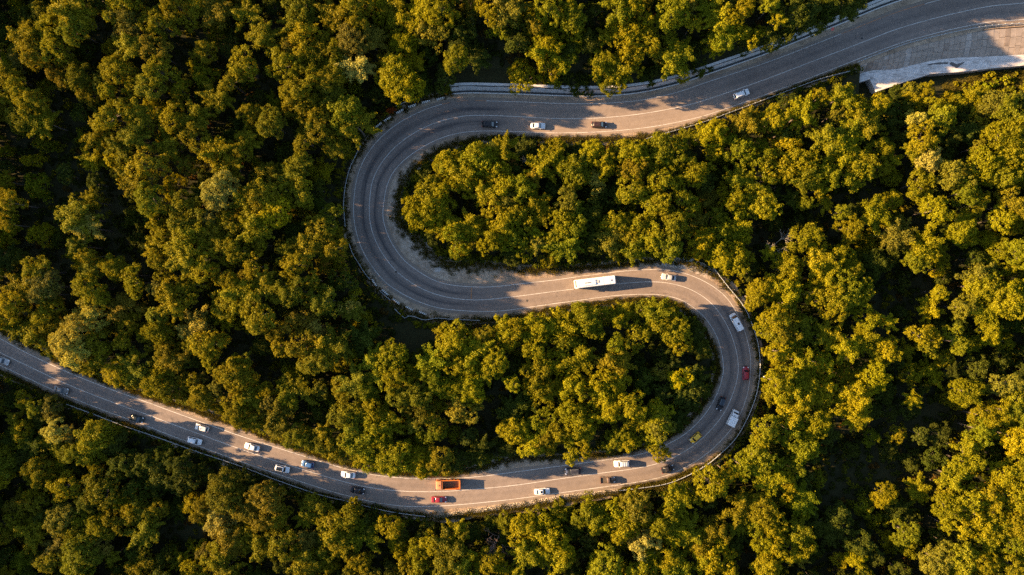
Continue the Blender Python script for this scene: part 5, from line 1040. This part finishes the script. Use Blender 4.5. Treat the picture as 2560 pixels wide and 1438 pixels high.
def mass(name, label, cat, P, rot, scl, pick, col, protos):
    me = bpy.data.meshes.new(name); me.from_pydata([tuple(p) for p in P], [], [])
    for nme, typ, arr in (("rot", 'FLOAT', rot), ("pick", 'INT', pick)):
        a_ = me.attributes.new(nme, typ, 'POINT'); a_.data.foreach_set("value", np.asarray(arr))
    a_ = me.attributes.new("scl", 'FLOAT_VECTOR', 'POINT'); a_.data.foreach_set("vector", np.asarray(scl, float).ravel())
    a_ = me.attributes.new("leafcol", 'FLOAT_COLOR', 'POINT'); a_.data.foreach_set("color", np.column_stack([col, np.ones(len(P))]).ravel())
    o = bpy.data.objects.new(name, me); COL.objects.link(o); tag(o, label, cat, kind="stuff")
    ng = bpy.data.node_groups.new(name + "_scatter", 'GeometryNodeTree')
    ng.interface.new_socket("Geometry", in_out='INPUT', socket_type='NodeSocketGeometry'); ng.interface.new_socket("Geometry", in_out='OUTPUT', socket_type='NodeSocketGeometry')
    gi, go = ng.nodes.new("NodeGroupInput"), ng.nodes.new("NodeGroupOutput"); join = ng.nodes.new("GeometryNodeGeometryToInstance")
    for k, (nm, pm) in enumerate(protos):
        po = bpy.data.objects.new(pm.name, pm)                         # only a carrier of the shape, not part of the scene
        oi = ng.nodes.new("GeometryNodeObjectInfo"); oi.transform_space = 'ORIGINAL'; oi.inputs[0].default_value = po; oi.inputs["As Instance"].default_value = False
        ng.links.new(oi.outputs["Geometry"], join.inputs[0])
    ip = ng.nodes.new("GeometryNodeInstanceOnPoints"); ip.inputs["Pick Instance"].default_value = True
    def na(n_, t):
        q = ng.nodes.new("GeometryNodeInputNamedAttribute"); q.data_type = t; q.inputs[0].default_value = n_; return q.outputs[0]
    cx = ng.nodes.new("ShaderNodeCombineXYZ"); ng.links.new(na("rot", 'FLOAT'), cx.inputs[2])
    ng.links.new(gi.outputs[0], ip.inputs["Points"]); ng.links.new(join.outputs[0], ip.inputs["Instance"]); ng.links.new(na("pick", 'INT'), ip.inputs["Instance Index"])
    ng.links.new(cx.outputs[0], ip.inputs["Rotation"]); ng.links.new(na("scl", 'FLOAT_VECTOR'), ip.inputs["Scale"]); ng.links.new(ip.outputs[0], go.inputs[0])
    md = o.modifiers.new("scatter", 'NODES'); md.node_group = ng
    return o
fr = np.random.default_rng(77)
P, rot, scl, pick, col = [], [], [], [], []
for k, t in enumerate(TR):
    if k in single: continue
    x, y, z0, zc, r_, kd, px, py = t; big = r_ > 3.7; s_ = r_ / (4.3 if big else 3.0)
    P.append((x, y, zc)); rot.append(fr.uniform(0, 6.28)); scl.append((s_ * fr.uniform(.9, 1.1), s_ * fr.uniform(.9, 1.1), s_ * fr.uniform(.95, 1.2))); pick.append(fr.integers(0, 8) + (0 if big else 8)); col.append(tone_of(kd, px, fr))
FILL = FILL[~(hollow(FILL) & (fr.random(len(FILL)) < .55))]; fz = ground_z(FILL); fhol = hollow(FILL); inf = in_frame(FILL, 2.0)
for (x, y), z0, f_, hl in zip(FILL, fz, inf, fhol):
    h = fr.uniform(14, 17) if x < -150 and y > 0 else fr.uniform(2.6, 3.8) if hl else fr.uniform(4.0, 8.0) if f_ else fr.uniform(10, 13.5)  # unseen trees past the left edge made taller to cast more shade
    r_ = fr.uniform(1.9, 3.0) if f_ else fr.uniform(3.0, 4.6); s_ = r_ / 3.0
    ii, off = lateral([(x, y)]); 
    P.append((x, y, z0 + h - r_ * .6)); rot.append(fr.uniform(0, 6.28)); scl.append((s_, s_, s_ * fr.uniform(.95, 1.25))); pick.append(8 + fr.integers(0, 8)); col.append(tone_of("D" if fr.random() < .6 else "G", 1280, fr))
forest = mass("forest", "smaller trees of the closed golden green forest all around the road", "forest", P, rot, scl, pick, np.array(col), massP)

# ---- undergrowth below the trees, weeds and grass at the road side
U = poisson(-165, 165, -98, 98, 2.05, 40000, 41, lambda P_: keepout(P_, 1.2) & keepout(P_ * 1.01, 1.3))
uz = ground_z(U); us = fr.uniform(.65, 1.4, len(U)); ud = fr.random(len(U))
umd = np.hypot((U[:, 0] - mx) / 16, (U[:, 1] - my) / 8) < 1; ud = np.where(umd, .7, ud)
ucol = np.array([tone_of("D" if a_ < .62 else "G" if a_ < .92 else "R", 1280, fr) * (1.15 if m_ else .66) for a_, m_ in zip(ud, umd)])  # bushes under the trees darkened in colour to deepen the shade of gaps
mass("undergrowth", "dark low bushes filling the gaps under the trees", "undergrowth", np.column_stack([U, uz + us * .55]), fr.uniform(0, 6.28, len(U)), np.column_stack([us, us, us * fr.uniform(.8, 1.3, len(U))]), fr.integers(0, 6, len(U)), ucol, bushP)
E = []
for i in range(2, NS - 2):
    for sd in (1, -1):
        vd = RC[i] if sd > 0 else LC[i]
        if (sd > 0 and i < iA) or (sd < 0 and (i < iConc or iStone0 - 1 < i < iStone1 + 1)): continue
        for _ in range(2 if sd > 0 or i < near(1700, 267) else 3):
            E.append((*at_off(i, sd * (vd + fr.normal(1.15, .5)))[:2], i))
E = np.array(E); ez = np.maximum(ground_z(E[:, :2]), -1.2); es = np.clip(fr.gamma(3.0, .14, len(E)), .18, .9)
ecol = np.array([tone_of("D" if fr.random() < .4 else "G", 1280, fr) for _ in E])
mass("roadside_bushes", "small weeds and bushes growing along the edge of the verge", "bushes", np.column_stack([E[:, :2], ez + es * .35]), fr.uniform(0, 6.28, len(E)), np.column_stack([es, es, es]), fr.integers(0, 6, len(E)), ecol, bushP)
G_ = []
for i in range(2, NS - 2):
    for sd in (1, -1):
        if (sd > 0 and i < iA) or (sd < 0 and i < iConc): continue
        vd = RC[i] if sd > 0 else LC[i]; ln_ = (R_ if sd > 0 else L_)[i]
        for _ in range(5):
            o_ = vd - abs(fr.normal(0, .22 * max(1.2, vd - ln_)))
            if o_ > ln_ + .9: G_.append((*at_off(i, sd * o_)[:2], -.03))
i0, i1 = near(1713, 1128), near(1546, 1177)
for i in range(i0, i1):
    for _ in range(26): G_.append((*at_off(i, -fr.uniform(L_[i] + 1.3, LC[i] - .25))[:2], -.03))
for _ in range(4200):
    px, py = fr.normal(2500, 62), fr.normal(226, 20); x, y, _z = W(px, py, -7)
    z0 = float(0); G_.append((x, y, None))
gz = ground_z([(q[0], q[1]) for q in G_]); G_ = np.array([(q[0], q[1], gz[k] if q[2] is None else q[2]) for k, q in enumerate(G_)])
kp = ~((G_[:, 2] < -2) & ~keepout(G_[:, :2], .5)); G_ = G_[kp]
gs = fr.uniform(.6, 1.5, len(G_)); gc = np.array([np.array((.105, .088, .014)) * fr.uniform(.6, 1.25) for _ in G_])
mass("roadside_grass", "thin yellowish grass on the verges and on the meadow below the channel", "grass", G_, fr.uniform(0, 6.28, len(G_)), np.column_stack([gs, gs, gs]), fr.integers(0, 4, len(G_)), gc, tuftP)

# ---- the trees that show largest, each a thing of its own with trunk and crown
LM = [("the white estate car", 1850, 237), ("the white sedan on the upper road", 1345, 316), ("the hatchback leading the upper line", 1497, 313), ("the last car of the upper line", 1225, 312), ("the white coach", 1485, 706), ("the silver sedan", 1670, 693),
      ("the white van", 1838, 805), ("the crimson car", 1862, 932), ("the box truck", 1829, 1043), ("the yellow hatchback", 1737, 1093), ("the brown pickup", 1518, 1198), ("the white off-roader", 1553, 1158), ("the black off-roader", 1430, 1176),
      ("the sedan with sunroof", 1355, 1227), ("the red sedan", 1098, 1247), ("the orange dump truck", 1122, 1207), ("the blue hatchback", 771, 1159), ("the beige car", 507, 1068), ("the dark green car", 345, 1046), ("the grey sedan", 157, 974),
      ("the gravel heap", 1093, 674), ("the culvert hood", 2150, 200), ("the picture's top left corner", 0, 0), ("the middle of the picture's top edge", 1280, 0), ("the middle of the picture's left edge", 0, 719), ("the picture's lower left corner", 0, 1438),
      ("the middle of the picture's lower edge", 1280, 1438), ("the picture's lower right corner", 2560, 1438), ("the middle of the picture's right edge", 2560, 719), ("the end of the block wall", 1143, 222), ("the left tip of the western bend", 862, 530),
      ("the right tip of the eastern bend", 1898, 930), ("the picture's top right corner", 2560, 0), ("the cross strip", 1178, 734), ("the red sign", 2072, 75)]
NUM = ["half a", "one", "one and a half", "two", "two and a half", "three", "three and a half", "four", "four and a half", "five", "five and a half", "six", "six and a half", "seven", "seven and a half", "eight", "eight and a half", "nine", "nine and a half", "ten"]
BIG = "ten eleven twelve thirteen fourteen fifteen sixteen seventeen eighteen nineteen twenty twenty-one twenty-two twenty-three twenty-four twenty-five twenty-six twenty-seven twenty-eight twenty-nine".split()
used = set()
def tree_label(px, py, r_, kd, extra=""):
    size = "broad" if r_ > 4.75 else "large" if r_ > 4.2 else "medium"
    tone = {"G": "golden", "D": "shaded green", "Y": "yellow", "P": "pale", "N": "dull green", "R": "rusty"}[kd]
    for nme, lx, ly in sorted(LM, key=lambda q: math.hypot(q[1] - px, q[2] - py)):
        dx, dy = px - lx, py - ly; d = math.hypot(dx, dy) / 38.0
        n = max(1, round(d * 2)); m_ = round(d); dist = (NUM[n - 1] + (" car length" if n <= 2 else " car lengths")) if n <= 20 else (BIG[m_ - 10] if m_ < 30 else "over thirty") + " car lengths"
        a_ = (math.degrees(math.atan2(-dy, dx)) + 360) % 360
        way = ["right of", "above and right of", "above", "above and left of", "left of", "below and left of", "below", "below and right of"][int((a_ + 22.5) // 45) % 8]
        s_ = f"{size} {tone} tree {dist} {way} {nme}"
        if len(s_.split()) > 16: s_ = f"{tone} tree {dist} {way} {nme}"
        if s_ not in used and len(s_.split()) <= 16: used.add(s_); return s_
    return s_ + " again"
for n_, k in enumerate(sorted(single)):
    x, y, z0, zc, r_, kd, px, py = TR[k]; big = r_ > 3.6; lib = protoL if big else protoM; base = 4.3 if big else 3.0
    cm, tm = lib[tr.integers(0, len(lib))]; s_ = r_ / base; rz = tr.uniform(0, 6.28)
    root = empty("broadleaf_tree", (x, y, z0)); tag(root, tree_label(px, py, r_, kd), "tree", "broadleaf trees of the forest")
    dense = tr.uniform(.95, 1.22)
    c = bpy.data.objects.new("crown", cm); COL.objects.link(c); c.parent = root; c.location = (0, 0, zc - z0); c.rotation_euler = (0, 0, rz); c.scale = (s_ * tr.uniform(.92, 1.1), s_ * tr.uniform(.92, 1.1), s_ * dense)
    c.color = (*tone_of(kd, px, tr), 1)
    t_ = bpy.data.objects.new("trunk", tm); COL.objects.link(t_); t_.parent = root; t_.location = c.location; t_.rotation_euler = c.rotation_euler; t_.scale = c.scale

# ---- bare and reddish ones
def bare_mesh(seed, hgt, spread, depth=3):
    r = random.Random(seed); segs = []
    def grow(p, d, ln_, rad, lev):
        q = p + d * ln_; segs.append((p, q, rad, rad * .62))
        if lev == 0: return
        for _ in range(4 if lev > 1 else 3):
            nd_ = (d + Vector((r.uniform(-1, 1), r.uniform(-1, 1), r.uniform(-.25, .5))) * spread).normalized(); grow(q if r.random() < .6 else p.lerp(q, .7), nd_, ln_ * r.uniform(.5, .75), rad * .55, lev - 1)
    top = Vector((0, 0, hgt * .5)); tr_seg = [(Vector((0, 0, -.5)), top, .16, .11)]
    for _ in range(5): grow(top, Vector((r.uniform(-1, 1), r.uniform(-1, 1), r.uniform(.2, .9))).normalized(), hgt * .25, .075, depth)
    out = []
    for s_ in (tr_seg, segs):
        tv, tf = tube_quads(s_, 5); out.append((tv, tf))
    return out
def bare_tree(px, py, hgt, spread, label, mat, seed, sc_=1.0):
    z0 = 0.0
    for _ in range(3): x, y, _z = W(px, py, z0 + hgt * .8); z0 = float(ground_z([(x, y)])[0])
    root = empty("bare_tree", (x, y, z0)); tag(root, label, "tree", "bare leafless trees"); (a_, b_) = bare_mesh(seed, hgt, spread)
    for nme, (tv, tf) in (("trunk", a_), ("branches", b_)):
        v = np.array(tv)[[i for q in tf for i in q]]; link_mesh(nme, quads_mesh(nme, v, np.full(len(tf), .5), mat), None, root)
bare_tree(1895, 461, 11.5, .75, "leafless reddish brown tree among golden crowns right of the middle", M["dead"], 3)
bare_tree(1380, 931, 11.0, .8, "leafless reddish tree in the wood inside the eastern bend", M["dead"], 4)
bare_tree(1335, 418, 9.5, .6, "pale dead branches in the gap below the upper road", M["pale_wood"], 5)
bare_tree(1945, 612, 11.5, .8, "pale leafless twigs right of the white stone at the eastern bend", M["pale_wood"], 6)
bare_tree(1246, 1352, 11.0, .8, "brown leafless tree below the stone wall", M["dead"], 7)
bare_tree(1488, 1020, 11.0, .6, "dead brown branches in the wood above the white off-roader", M["dead"], 8)
x, y, _ = W(977, 277, 1.2); root = empty("rusty_shrub", (x, y, 0)); tag(root, "small reddish shrub behind the striped blocks of the western bend", "shrub")
c = bpy.data.objects.new("foliage", protoM[3][0]); COL.objects.link(c); c.parent = root; c.location = (0, 0, 1.3); c.scale = (.48, .42, .45); c.color = (.24, .055, .012, 1)
t_ = bpy.data.objects.new("stem", protoM[3][1]); COL.objects.link(t_); t_.parent = root; t_.location = (0, 0, 1.3); t_.scale = (.48, .42, .2)
